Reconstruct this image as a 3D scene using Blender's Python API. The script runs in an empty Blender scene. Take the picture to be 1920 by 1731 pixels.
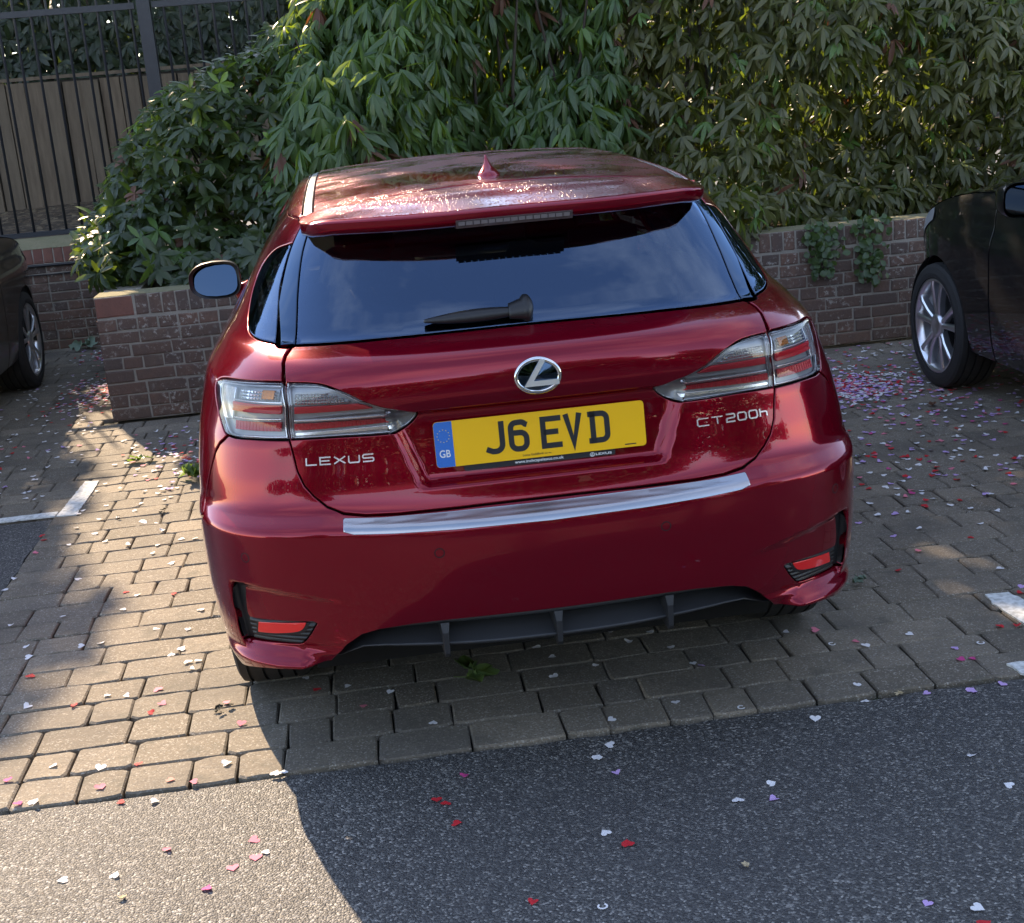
import bpy, bmesh, math, random
import numpy as np
from mathutils import Vector, Matrix
from mathutils.geometry import delaunay_2d_cdt
rnd = random.Random(7)
scene = bpy.context.scene
COL = scene.collection
# ------------------------------------------------------------------ camera
cam_d = bpy.data.cameras.new('camera'); cam = bpy.data.objects.new('camera', cam_d); COL.objects.link(cam)
CP = Vector((-0.400127, -3.046161, 1.647815))
yaw, pitch, roll = math.radians(5.9114), math.radians(15.5715), math.radians(-4.8145)
fw = Vector((math.sin(yaw) * math.cos(pitch), math.cos(yaw) * math.cos(pitch), -math.sin(pitch)))
rt = Vector((math.cos(yaw), -math.sin(yaw), 0)); up = rt.cross(fw)
r2 = rt * math.cos(roll) + up * math.sin(roll); u2 = up * math.cos(roll) - rt * math.sin(roll)
cam.matrix_world = Matrix(((r2.x, u2.x, -fw.x, CP.x), (r2.y, u2.y, -fw.y, CP.y), (r2.z, u2.z, -fw.z, CP.z), (0, 0, 0, 1)))
cam_d.sensor_width = 36; cam_d.lens = 36 * 2504.34 / 1920; cam_d.clip_start = .05; cam_d.clip_end = 2000
scene.camera = cam
# ------------------------------------------------------------------ sky, sun, exposure
SUN_AZ, SUN_EL = math.radians(20.8), math.radians(35)       # ahead of the camera and to the left of the car's axis
sun_dir = Vector((-math.sin(SUN_AZ) * math.cos(SUN_EL), math.cos(SUN_AZ) * math.cos(SUN_EL), math.sin(SUN_EL)))
world = bpy.data.worlds.new('World'); scene.world = world; world.use_nodes = True
wn = world.node_tree.nodes; wl = world.node_tree.links; wn.clear()
wo = wn.new('ShaderNodeOutputWorld'); wb = wn.new('ShaderNodeBackground'); sk = wn.new('ShaderNodeTexSky')
sk.sky_type = 'NISHITA'; sk.sun_disc = False; sk.sun_elevation = SUN_EL
sk.sun_rotation = math.atan2(sun_dir.x, sun_dir.y)
sk.air_density = 1.0; sk.dust_density = .15; sk.ozone_density = 2.5
wb.inputs['Strength'].default_value = 0.15
# thin drifting clouds
tc = wn.new('ShaderNodeTexCoord'); mp = wn.new('ShaderNodeMapping'); mp.inputs['Scale'].default_value = (1, 1, 2.2)
nz = wn.new('ShaderNodeTexNoise'); nz.inputs['Scale'].default_value = 1.5; nz.inputs['Detail'].default_value = 7; nz.inputs['Roughness'].default_value = .6
cr = wn.new('ShaderNodeValToRGB'); cr.color_ramp.elements[0].position = .48; cr.color_ramp.elements[1].position = .90
cr.color_ramp.elements[1].color = (.65, .65, .65, 1)
mx = wn.new('ShaderNodeMix'); mx.data_type = 'RGBA'; mx.inputs['B'].default_value = (5.2, 5.4, 5.8, 1)
wl.new(tc.outputs['Generated'], mp.inputs[0]); wl.new(mp.outputs[0], nz.inputs['Vector']); wl.new(nz.outputs['Fac'], cr.inputs[0])
wl.new(cr.outputs[0], mx.inputs['Factor']); wl.new(sk.outputs[0], mx.inputs['A']); wl.new(mx.outputs['Result'], wb.inputs[0]); wl.new(wb.outputs[0], wo.inputs[0])
sl = bpy.data.lights.new('sun', 'SUN'); sl.energy = 3.15; sl.angle = math.radians(.5); sl.color = (1, .88, .70)
so = bpy.data.objects.new('sun', sl); COL.objects.link(so); so.rotation_euler = sun_dir.to_track_quat('Z', 'Y').to_euler(); so.location = sun_dir * 30
vs = scene.view_settings; vs.view_transform = 'Standard'; vs.look = 'None'; vs.gamma = 1; vs.use_curve_mapping = False; vs.exposure = 2.05
vs.use_white_balance = True; vs.white_balance_temperature = 7900; vs.white_balance_tint = 16
scene.cycles.max_bounces = 8; scene.cycles.transparent_max_bounces = 16
# ------------------------------------------------------------------ helpers
def mesh_obj(name, verts, faces, mat=None, parent=None, smooth=True, normals=None, link=True):
    me = bpy.data.meshes.new(name); me.from_pydata([tuple(v) for v in verts], [], [tuple(f) for f in faces])
    if smooth: me.shade_smooth()
    if normals is not None: me.normals_split_custom_set_from_vertices([tuple(n) for n in normals])
    if mat: me.materials.append(mat)
    o = bpy.data.objects.new(name, me)
    if parent: o.parent = parent
    if link: COL.objects.link(o)
    return o
def tag(o, label=None, cat=None, group=None, kind=None):
    for k, v in (('label', label), ('category', cat), ('group', group), ('kind', kind)):
        if v: o[k] = v
    return o
def empty(name, loc, label, cat, group=None, rz=0):
    o = bpy.data.objects.new(name, None); COL.objects.link(o); o.location = loc; o.rotation_euler.z = rz
    return tag(o, label, cat, group)
class MB:
    def __init__(s): s.v = []; s.f = []
    def add(s, vs, fs):
        n = len(s.v); s.v += [tuple(v) for v in vs]; s.f += [tuple(i + n for i in f) for f in fs]
    def box(s, a, b):
        x0, y0, z0 = a; x1, y1, z1 = b
        s.add([(x, y, z) for z in (z0, z1) for y in (y0, y1) for x in (x0, x1)], [(0, 2, 3, 1), (4, 5, 7, 6), (0, 1, 5, 4), (2, 6, 7, 3), (0, 4, 6, 2), (1, 3, 7, 5)])
    def tube(s, pts, r, n=8, cap=True):
        pts = [Vector(p) for p in pts]; rs = r if isinstance(r, (list, tuple)) else [r] * len(pts); ring = []; N = len(s.v)
        d0 = (pts[1] - pts[0]).normalized(); a = d0.orthogonal().normalized()
        for i, p in enumerate(pts):
            d = (pts[min(i + 1, len(pts) - 1)] - pts[max(i - 1, 0)]).normalized()
            a = (a - d * a.dot(d)).normalized(); b = d.cross(a)
            for k in range(n):
                t = 2 * math.pi * k / n; s.v.append(tuple(p + (a * math.cos(t) + b * math.sin(t)) * rs[i]))
        for i in range(len(pts) - 1):
            for k in range(n):
                s.f.append((N + i * n + k, N + i * n + (k + 1) % n, N + (i + 1) * n + (k + 1) % n, N + (i + 1) * n + k))
        if cap: s.f.append(tuple(N + k for k in range(n))[::-1]); s.f.append(tuple(N + (len(pts) - 1) * n + k for k in range(n)))
    def lathe(s, prof, n=32, axis='x', c=(0, 0, 0), a0=0, a1=2 * math.pi):
        """prof: (along axis, radius)"""
        N = len(s.v); full = abs(a1 - a0 - 2 * math.pi) < 1e-6; m = n if full else n + 1
        for h, r in prof:
            for k in range(m):
                t = a0 + (a1 - a0) * k / n; p = (h, r * math.cos(t), r * math.sin(t))
                if axis == 'z': p = (p[1], p[2], p[0])
                if axis == 'y': p = (p[2], p[0], p[1])
                s.v.append((p[0] + c[0], p[1] + c[1], p[2] + c[2]))
        for i in range(len(prof) - 1):
            for k in range(n):
                k2 = (k + 1) % m
                s.f.append((N + i * m + k, N + i * m + k2, N + (i + 1) * m + k2, N + (i + 1) * m + k))
    def build(s, name, mat, parent=None, smooth=False, recalc=False):
        o = mesh_obj(name, s.v, s.f, mat, parent, smooth)
        if recalc:
            bm = bmesh.new(); bm.from_mesh(o.data); bmesh.ops.recalc_face_normals(bm, faces=bm.faces); bm.to_mesh(o.data); bm.free()
        return o
# ---- materials
def lin(r, g, b):
    f = lambda c: (c / 255 / 12.92) if c <= 10 else ((c / 255 + .055) / 1.055) ** 2.4
    return (f(r), f(g), f(b), 1)
class NT:
    def __init__(s, name):
        s.m = bpy.data.materials.new(name); s.m.use_nodes = True; s.n = s.m.node_tree.nodes; s.l = s.m.node_tree.links
        s.n.clear(); s.out = s.n.new('ShaderNodeOutputMaterial'); s.b = s.n.new('ShaderNodeBsdfPrincipled'); s.l.new(s.b.outputs[0], s.out.inputs[0])
    def set(s, **k):
        for a, v in k.items():
            inp = s.b.inputs[a.replace('_', ' ')]
            if hasattr(v, 'is_linked') or isinstance(v, bpy.types.NodeSocket): s.l.new(v, inp)
            else: inp.default_value = v
        return s
    def node(s, t, ins={}, **props):
        n = s.n.new(t)
        for k, v in props.items(): setattr(n, k, v)
        for k, v in ins.items():
            if isinstance(v, bpy.types.NodeSocket): s.l.new(v, n.inputs[k])
            else: n.inputs[k].default_value = v
        return n
    def coord(s, kind='Object', scale=None):
        o = s.node('ShaderNodeTexCoord').outputs[kind]
        if kind == 'World': o = s.node('ShaderNodeNewGeometry').outputs['Position']
        if scale: o = s.node('ShaderNodeMapping', {'Vector': o, 'Scale': scale}).outputs[0]
        return o
    def pos(s, scale=None):
        o = s.node('ShaderNodeNewGeometry').outputs['Position']
        if scale: o = s.node('ShaderNodeMapping', {'Vector': o, 'Scale': scale}).outputs[0]
        return o
    def noise(s, vec, scale, detail=4, rough=.55, out='Fac'):
        return s.node('ShaderNodeTexNoise', {'Vector': vec, 'Scale': scale, 'Detail': detail, 'Roughness': rough}).outputs[out]
    def vor(s, vec, scale, out='Distance', **p):
        return s.node('ShaderNodeTexVoronoi', {'Vector': vec, 'Scale': scale}, **p).outputs[out]
    def ramp(s, fac, stops):
        r = s.node('ShaderNodeValToRGB', {'Fac': fac}); e = r.color_ramp.elements
        while len(e) < len(stops): e.new(.5)
        for i, (p, c) in enumerate(stops):
            e[i].position = p; e[i].color = c if len(c) == 4 else (*c, 1)
        return r.outputs[0]
    def mix(s, fac, a, b, blend='MIX'):
        n = s.node('ShaderNodeMix', {'Factor': fac}, data_type='RGBA', blend_type=blend)
        for k, v in (('A', a), ('B', b)):
            i = [x for x in n.inputs if x.name == k and x.type == 'RGBA'][0]
            if isinstance(v, bpy.types.NodeSocket): s.l.new(v, i)
            else: i.default_value = v if len(v) == 4 else (*v, 1)
        return [x for x in n.outputs if x.type == 'RGBA'][0]
    def math(s, op, a, b=0.):
        n = s.node('ShaderNodeMath', {0: a, 1: b}, operation=op); return n.outputs[0]
    def bump(s, h, dist=.01, strength=1., normal=None):
        ins = {'Height': h, 'Distance': dist, 'Strength': strength}
        if normal is not None: ins['Normal'] = normal
        return s.node('ShaderNodeBump', ins).outputs[0]
    def rand(s): return s.node('ShaderNodeObjectInfo').outputs['Random']
def plain(name, col, rough=.5, metal=0., **k):
    t = NT(name); t.set(Base_Color=col if len(col) == 4 else (*col, 1), Roughness=rough, Metallic=metal, **k); return t.m
# ------------------------------------------------------------------ the red car: one skin S(t, z), cut into panels
def pchip(xs,ys):
    xs=np.array(xs,float);ys=np.array(ys,float);h=np.diff(xs);d=np.diff(ys)/h
    m=np.zeros(len(xs));m[0]=d[0];m[-1]=d[-1]
    for i in range(1,len(xs)-1):
        if d[i-1]*d[i]>0:
            w1=2*h[i]+h[i-1];w2=h[i]+2*h[i-1];m[i]=(w1+w2)/(w1/d[i-1]+w2/d[i])
    def f(x):
        x=np.clip(x,xs[0],xs[-1]);i=np.clip(np.searchsorted(xs,x)-1,0,len(h)-1)
        u=(x-xs[i])/h[i];return ((1+2*u)*(1-u)**2)*ys[i]+u*(1-u)**2*h[i]*m[i]+u*u*(3-2*u)*ys[i+1]+u*u*(u-1)*h[i]*m[i+1]
    return f
def sstep(a,b,x):
    u=np.clip((x-a)/(b-a),0,1);return u*u*(3-2*u)
# z, y0, bow, W, B
TAB=[(.16,.16,.0,.80,.60),(.24,.085,.0,.835,.60),(.30,.045,.0,.855,.60),(.38,.010,.005,.870,.60),(.50,-.006,.015,.880,.60),(.60,-.012,.02,.882,.60),
(.655,-.010,.02,.882,.60),(.672,-.002,.022,.881,.60),(.685,.018,.024,.880,.60),(.700,.040,.022,.879,.61),(.73,.056,.016,.878,.62),(.78,.068,.008,.875,.66),(.85,.080,.004,.868,.72),
(.90,.083,.010,.860,.78),(.93,.068,.035,.854,.80),(.96,.057,.05,.847,.82),(.99,.058,.055,.837,.83),(1.02,.066,.065,.817,.83),(1.045,.085,.07,.797,.83),(1.065,.13,.055,.782,.83),(1.085,.198,.035,.767,.83),
(1.12,.236,.03,.745,.82),(1.20,.300,.03,.700,.80),(1.30,.364,.03,.635,.72),(1.36,.402,.03,.580,.66),(1.42,.44,.03,.50,.6)]
_T=np.array(TAB)
fy0,fbow,fW,fB=[pchip(_T[:,0],_T[:,i]) for i in (1,2,3,4)]
NE=4.0
_th=np.linspace(0,math.pi/2,4001)
_X=np.sin(_th)**(2/NE);_Y=1-np.cos(_th)**(2/NE)
_len=np.concatenate([[0],np.cumsum(np.hypot(np.diff(_X*.87),np.diff(_Y*.6)))])
L1=_len[-1]
def features(x,t,z):
    """displacement along y (positive = into the car), smooth, in metres"""
    ax=np.abs(x);at=np.abs(t)
    # number plate recess under the lip
    xr=.285+.06*np.clip((z-.735)/.17,0,1)
    d=.030*(1-sstep(xr-.012,xr+.028,ax))*sstep(.728,.752,z)*(1-sstep(.912,.920,z))
    # sunken panel in the bumper corners, closed outside by a blade
    zc=.475+.045*sstep(.40,.80,at)
    d=d+.026*sstep(.44,.775,at)*(1-sstep(.806,.832,at))*(1-sstep(zc-.012,zc+.012,z))*sstep(.338,.356,z)
    # ledge below the corner vents
    d=d-.045*sstep(.585,.66,at)*(1-sstep(.312,.344,z))*(1-sstep(.90,1.1,at))
    return d
def S(t,z):
    t=np.asarray(t,float);z=np.asarray(z,float)
    a=np.minimum(np.abs(t),L1);X=np.interp(a,_len,_X);Y=np.interp(a,_len,_Y)
    W=fW(z);x=W*X*np.sign(t)
    zz=z+.022*(1-np.clip(np.abs(x)/.55,0,1)**2)*sstep(.60,.635,z)*(1-sstep(.672,.74,z))
    y=fy0(zz)+fbow(z)*X*X+fB(z)*Y+np.maximum(np.abs(t)-L1,0)
    y=y+features(x,t,z)
    return np.stack([x,y,z+0*t],-1)
def Snorm(t, z, e=.0015):
    a = S(t + e, z) - S(t - e, z); b = S(t, z + e) - S(t, z - e)
    n = np.cross(a, b); n /= np.maximum(np.linalg.norm(n, axis=-1, keepdims=True), 1e-9)
    return n        # points out of the car
def inside(P, poly):
    x, y = P[:, 0], P[:, 1]; r = np.zeros(len(P), bool); Q = np.array(poly); j = len(Q) - 1
    for i in range(len(Q)):
        xi, yi = Q[i]; xj, yj = Q[j]
        if yi != yj:
            c = ((yi > y) != (yj > y)) & (x < (xj - xi) * (y - yi) / (yj - yi) + xi); r ^= c
        j = i
    return r
def resample(poly, h, closed=True):
    P = [np.array(p, float) for p in poly]; out = []
    n = len(P)
    for i in range(n if closed else n - 1):
        a, b = P[i], P[(i + 1) % n]; k = max(1, int(math.ceil(np.linalg.norm(b - a) / h)))
        for q in range(k): out.append(a + (b - a) * q / k)
    if not closed: out.append(P[-1])
    return np.array(out)
def smooth_poly(pts, n=6, closed=False):
    """Catmull-Rom through the points"""
    P = [np.array(p, float) for p in pts]; out = []; N = len(P)
    for i in range(N if closed else N - 1):
        p0 = P[(i - 1) % N] if closed or i > 0 else 2 * P[0] - P[1]; p1 = P[i]; p2 = P[(i + 1) % N]
        p3 = P[(i + 2) % N] if closed or i + 2 < N else 2 * P[-1] - P[-2]
        for q in range(n):
            u = q / n; out.append(.5 * ((2 * p1) + (-p0 + p2) * u + (2 * p0 - 5 * p1 + 4 * p2 - p3) * u * u + (-p0 + 3 * p1 - 3 * p2 + p3) * u ** 3))
    if not closed: out.append(P[-1])
    return [tuple(p) for p in out]
def area(P): return .5 * float(np.sum(P[:, 0] * np.roll(P[:, 1], -1) - np.roll(P[:, 0], -1) * P[:, 1]))
def bdist(Q, loops):
    d = np.full(len(Q), 1e9)
    for L in loops:
        A = L; B = np.roll(L, -1, 0)
        for a, b in zip(A, B):
            ab = b - a; u = np.clip(((Q - a) @ ab) / max(ab @ ab, 1e-12), 0, 1)
            d = np.minimum(d, np.linalg.norm(Q - a - u[:, None] * ab, axis=1))
    return d
def region(name, outer, holes=(), h=.012, gap=.002, roll=.004, flange=.016, off=0., mat=None, parent=None, surf=S, nrm=Snorm, disp=None, side=1, rollw=.005, flip=False):
    """a panel of the skin: polygon outer minus holes in (t, z), edges rolled in, with a flange"""
    loops = []
    for k, P in enumerate([outer] + list(holes)):
        P = resample(P, h * .8)
        A = area(P); n = np.roll(P, -1, 0) - np.roll(P, 1, 0); n = np.stack([n[:, 1], -n[:, 0]], 1); n /= np.maximum(np.linalg.norm(n, axis=1, keepdims=True), 1e-9)
        if A < 0: n = -n                    # outward of the loop
        s = -1 if k == 0 else 1             # shrink the panel, grow the hole
        P = P + s * gap * n; loops.append((P, n * (1 if k == 0 else -1)))
    P0 = loops[0][0]; lo = P0.min(0); hi = P0.max(0)
    gx, gy = np.meshgrid(np.arange(lo[0], hi[0] + h, h), np.arange(lo[1], hi[1] + h, h * .87)); gx[1::2] += h * .5
    G = np.stack([gx.ravel(), gy.ravel()], 1)
    def ok(Q):
        r = inside(Q, P0)
        for P, _ in loops[1:]: r &= ~inside(Q, P)
        return r
    G = G[ok(G)]; dg = bdist(G, [P for P, _ in loops]); G = G[dg > rollw + h * .35]
    rings = []
    for P, n in loops:
        for rr in (rollw * .4, rollw):
            R = P - n * rr; R = R[ok(R)]
            if len(R):
                d = bdist(R, [p for p, _ in loops]); rings.append(R[d > rr * .8])
    B = np.concatenate([P for P, _ in loops]); nb = len(B)
    A = np.concatenate([B] + rings + [G])
    E = []; k = 0
    for P, _ in loops:
        m = len(P); E += [(k + i, k + (i + 1) % m) for i in range(m)]; k += m
    v, _, f, ov, _, _ = delaunay_2d_cdt([Vector(p) for p in A], E, [], 0, 1e-7)
    V = np.array([(p.x, p.y) for p in v]); F = np.array([x for x in f if len(x) == 3])
    F = F[ok(V[F].mean(1))]
    d = bdist(V, [P for P, _ in loops]); d[:] = np.where(d < 1e-5, 0, d)
    dep = roll * np.clip(1 - d / rollw, 0, 1) ** 2 + off
    if disp is not None: dep = dep - disp(V[:, 0], V[:, 1])
    T, Z = V[:, 0] * side, V[:, 1]
    X = surf(T, Z); N = nrm(T, Z); X = X - N * dep[:, None]
    if disp is not None:
        e = .001; du = (disp(V[:, 0] + e, Z) - disp(V[:, 0] - e, Z)) / (2 * e); dv = (disp(V[:, 0], Z + e) - disp(V[:, 0], Z - e)) / (2 * e)
        tu = surf(T + e * side, Z) - surf(T - e * side, Z); tu /= np.linalg.norm(tu, axis=1, keepdims=True); tv = surf(T, Z + e) - surf(T, Z - e); tv /= np.linalg.norm(tv, axis=1, keepdims=True)
        N = N - tu * du[:, None] - tv * dv[:, None]; N /= np.linalg.norm(N, axis=1, keepdims=True)
    # boundary direction for rolled normals
    idx = {}
    for i, o in enumerate(ov):
        for q in o:
            if q < nb: idx[q] = i
    bn = np.concatenate([n for _, n in loops])
    e = .002
    fl_v = []; fl_n = []; fl_f = []
    base = len(V); k = 0; N2 = N.copy(); F = [tuple(x) if (side > 0) != flip else tuple(x[::-1]) for x in F]
    for P, n in loops:
        m = len(P); st = base + len(fl_v)
        for i in range(m):
            q = idx[k + i]; o3 = surf(np.array([T[q] + n[i, 0] * e * side]), np.array([Z[q] + n[i, 1] * e]))[0] - surf(T[q:q + 1], Z[q:q + 1])[0]
            o3 = o3 / max(np.linalg.norm(o3), 1e-9)
            w = N[q] + .9 * o3 * (roll > 0); N2[q] = w / np.linalg.norm(w)
            fl_v += [X[q], X[q] - N[q] * flange]; fl_n += [o3, o3]
        for i in range(m):
            a, b = st + 2 * i, st + 2 * ((i + 1) % m)
            q = (a, a + 1, b + 1, b)
            # orient
            c = np.cross(fl_v[a + 1 - base] - fl_v[a - base], fl_v[b - base] - fl_v[a - base])
            fl_f.append(q if c @ fl_n[a - base] > 0 else q[::-1])
        k += m
    VV = np.concatenate([X, np.array(fl_v)]); NN = np.concatenate([N2, np.array(fl_n)])
    return mesh_obj(name, VV, F + fl_f, mat, parent, True, NN)
def mirror(P): return [(-t, z) for t, z in P]
_tt = np.linspace(0, 5.2, 2601)
def t_at(y, z):
    """t of the side skin where it reaches y at height z"""
    return float(np.interp(y, S(_tt, np.full(len(_tt), z))[:, 1], _tt))
# ---- paint and trim
t = NT('red_pearl_paint')
dew = t.vor(t.pos((1, .45, 1)), 150.); dew2 = t.noise(t.pos((1, 1, 1)), 90., 2)
up_f = t.node('ShaderNodeSeparateXYZ', {0: t.node('ShaderNodeNewGeometry').outputs['Normal']}).outputs[2]
wet = t.math('MULTIPLY', t.node('ShaderNodeMapRange', {'Value': up_f, 'From Min': .93, 'From Max': .99}).outputs[0], t.node('ShaderNodeMapRange', {'Value': t.noise(t.pos(), 3.2, 3), 'From Min': .40, 'From Max': .58}).outputs[0])
drops = t.math('MULTIPLY', t.node('ShaderNodeMapRange', {'Value': dew, 'From Min': .42, 'From Max': .05}).outputs[0], wet)
flk = t.noise(t.pos(), 900., 1)
t.set(Base_Color=t.mix(t.math('MULTIPLY', wet, .35), (.240, .0008, .0130), (.21, .014, .020)), Metallic=.6, Roughness=t.node('ShaderNodeMapRange', {'Value': wet, 'To Min': .17, 'To Max': .40}).outputs[0], Specular_IOR_Level=.1,
      Coat_Weight=1., Coat_Roughness=t.node('ShaderNodeMapRange', {'Value': wet, 'To Min': .012, 'To Max': .24}).outputs[0], Coat_IOR=1.42)
bn = t.bump(drops, .0022, 1.); t.set(Coat_Normal=bn, Normal=t.bump(flk, .00004, .5))
M_PAINT = t.m
def glass_mat(name, tint, ior_f=1.5, rough=0.0, gl=1.0):
    t = NT(name); tr = t.node('ShaderNodeBsdfTransparent', {'Color': (*tint, 1)}); gs = t.node('ShaderNodeBsdfGlossy', {'Color': (*(gl if isinstance(gl, tuple) else (gl,) * 3), 1), 'Roughness': rough})
    fr = t.node('ShaderNodeFresnel', {'IOR': ior_f}); m = t.node('ShaderNodeMixShader', {0: fr.outputs[0], 1: tr.outputs[0], 2: gs.outputs[0]}); t.l.new(m.outputs[0], t.out.inputs[0]); return t
M_GLASS = glass_mat('privacy_glass', (.17, .19, .18), 2.5, 0., (.34, .52, .80)).m  # blue of the reflected sky is put into the gloss colour
M_CLEAR = glass_mat('clear_glass', (.62, .68, .64), 1.6).m
M_LENS = glass_mat('lens_plastic', (.95, .95, .95), 1.45).m
M_GLOSSBLK = glass_mat('gloss_black_trim', (.0, .0, .0), 2.0, .03, (.42, .66, 1.)).m  # gloss tinted blue to stand in for sky reflection
M_BLKPL = plain('black_plastic', (.012, .012, .013), .42)
M_GREYPL = plain('grey_diffuser_plastic', (.022, .023, .025), .45)
M_DARK = plain('dark_void', (.003, .003, .003), .9)
M_CHROME = plain('chrome', (.72, .73, .74), .07, 1.)
M_ALU = plain('brushed_steel_strip', (.40, .41, .43), .2, 1.)
M_SILVER = plain('silver_reflector', (.85, .87, .90), .22, .8)
M_LGREY = plain('lamp_housing_grey', (.38, .39, .41), .32, .35)
M_REDLENS = plain('red_lamp_plastic', (.66, .022, .036), .3)
M_REFLECT = plain('red_reflector', (.90, .010, .010), .3, Coat_Weight=1.)
M_AMBER = plain('amber_bulb_cover', (.55, .20, .06), .25, .5)
t = NT('tyre_rubber'); t.set(Base_Color=t.mix(t.noise(t.pos(), 30.), (.010, .010, .010), (.022, .021, .020)), Roughness=.75); M_TYRE = t.m
M_RIM = plain('alloy_rim', (.66, .67, .69), .28, .95)
M_SEAT = plain('seat_fabric', (.016, .016, .017), .9)
M_HEADLINE = plain('headlining', (.045, .045, .043), .9)
car = empty('red_car', (0, 0, 0), 'clean dark red five door hatchback parked rear outwards with yellow number plate', 'car')
SPL = [(.657, 1.077), (.666, 1.062), (.665, 1.05), (.655, 1.034), (.640, 1.010), (.622, .95), (.6195, .898), (.615, .874), (.610, .855), (.604, .830), (.597, .797), (.582, .762), (.560, .736), (.530, .711), (.492, .696), (.440, .689), (.36, .685), (.22, .683)]
SPL_UP = SPL[:8]
INNER = [(.634, 1.010), (.586, 1.0095), (.538, 1.004), (.483, .984), (.434, .959), (.387, .938), (.340, .925), (.298, .912), (.297, .905), (.312, .889), (.338, .875), (.391, .8725), (.495, .8745), (.610, .874)]
INNER = [INNER[0]] + smooth_poly(INNER[1:8], 4) + smooth_poly(INNER[8:], 4) + [(.6155, .898), (.619, .95)]
OUTER = [(.647, 1.0105)] + smooth_poly([(.697, 1.010), (.749, 1.008), (.80, 1.006), (.842, 1.003), (.866, .996), (.872, .983), (.862, .962), (.846, .937), (.826, .907), (.809, .885), (.795, .876)], 4) + [(.77, .874), (.712, .875), (.619, .8745), (.6235, .898), (.627, .95)]
VENT = smooth_poly([(.774, .525), (.783, .480), (.789, .440), (.783, .4225)], 3) + [(.760, .4215), (.60, .4265), (.594, .423)] + smooth_poly([(.613, .396), (.636, .370), (.655, .361), (.72, .3585), (.785, .357), (.826, .359), (.834, .372), (.834, .40), (.825, .46), (.812, .505), (.800, .522)], 3)
REFL = [(.757, .414), (.62, .4245), (.630, .409), (.650, .397), (.706, .388), (.768, .3835)]
DIFF = [(.578, .312), (.565, .325), (.525, .362), (.485, .389), (.44, .400), (.36, .406), (.29, .407), (.1, .404), (0, .403)]
GLASS_SIDE = [(.650, 1.080), (.692, 1.186), (.738, 1.300), (.765, 1.368)]
TRIM_OUT = [(.698, 1.077), (.755, 1.165), (.792, 1.29), (.812, 1.361)]
QWIN = [(.716, 1.082), (.80, 1.088), (.850, 1.102), (.895, 1.141), (.930, 1.187), (.942, 1.228), (.925, 1.258), (.88, 1.285), (.803, 1.303), (.775, 1.205)]
# tailgate
half = [(.650, 1.080), (.41, 1.0845), (.19, 1.0865)]
tg = SPL + mirror(SPL)[::-1] + [(-a, b) for a, b in half] + [(0, 1.0875)] + half[::-1]
def fld(P): return list(P)
gate = region('tailgate', tg, [INNER, mirror(INNER)], .0095, .0022, .004, .02, 0, M_PAINT, car)
# rear window with its black frame
gl = GLASS_SIDE[::-1] + [(.41, 1.0845), (.19, 1.0865), (0, 1.0875), (-.19, 1.0865), (-.41, 1.0845)] + mirror(GLASS_SIDE) 
win = region('rear_window', gl, [], .02, .002, .002, .008, .001, M_GLASS, car)
for s in (1, -1):
    tr = GLASS_SIDE + TRIM_OUT[::-1]
    region('pillar_trim', tr, [], .016, .003, .003, .012, .0, M_GLOSSBLK, car, side=s)
    region('quarter_window', smooth_poly(QWIN[:9], 4) + QWIN[9:], [], .016, .0015, .002, .008, .002, M_GLASS, car, side=s)
# wheel arch and sides
ARC_Y, ARC_Z, ARC_R = .785, .315, .350
def arch(yc, n=28, r=ARC_R, z0=.235):
    out = []
    a_s = math.asin((z0 - ARC_Z) / r)
    for k in range(n + 1):
        a = (math.pi - a_s) + (a_s * 2 - math.pi) * k / n     # from the rear foot over the top to the front foot
        y, z = yc + r * math.cos(a), ARC_Z + r * math.sin(a); out.append((t_at(y, z), z))
    return out
ar = arch(ARC_Y); k_seam = max(i for i, p in enumerate(ar) if p[1] < .56 and i < 14)
SEAM = [(.795, .875), (.812, .862), (.826, .853), (.845, .832), (.862, .805), (.90, .744), (.945, .672)]
ROOF_Z = 1.361
def bum_half():
    P = [(.22, .683), (.36, .685), (.440, .689), (.492, .696), (.530, .711), (.560, .736), (.582, .762), (.597, .797), (.604, .830), (.610, .855), (.616, .872)]
    P += [(.712, .8735), (.77, .8725)] + SEAM
    P += ar[:k_seam + 1][::-1] + [(.90, .262), (.86, .274), (.826, .285), (.77, .297), (.71, .303), (.64, .307)] + DIFF
    return P
bh = bum_half()
bump_poly = bh + mirror(bh[:-1])[::-1] + [(0, .683)]
region('bumper', bump_poly, [VENT, mirror(VENT)], .0095, .0022, .004, .03, 0, M_PAINT, car)
belt = lambda y: 1.005 + .03 * max(0, min(1, (2.6 - y) / 2.0))
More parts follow.
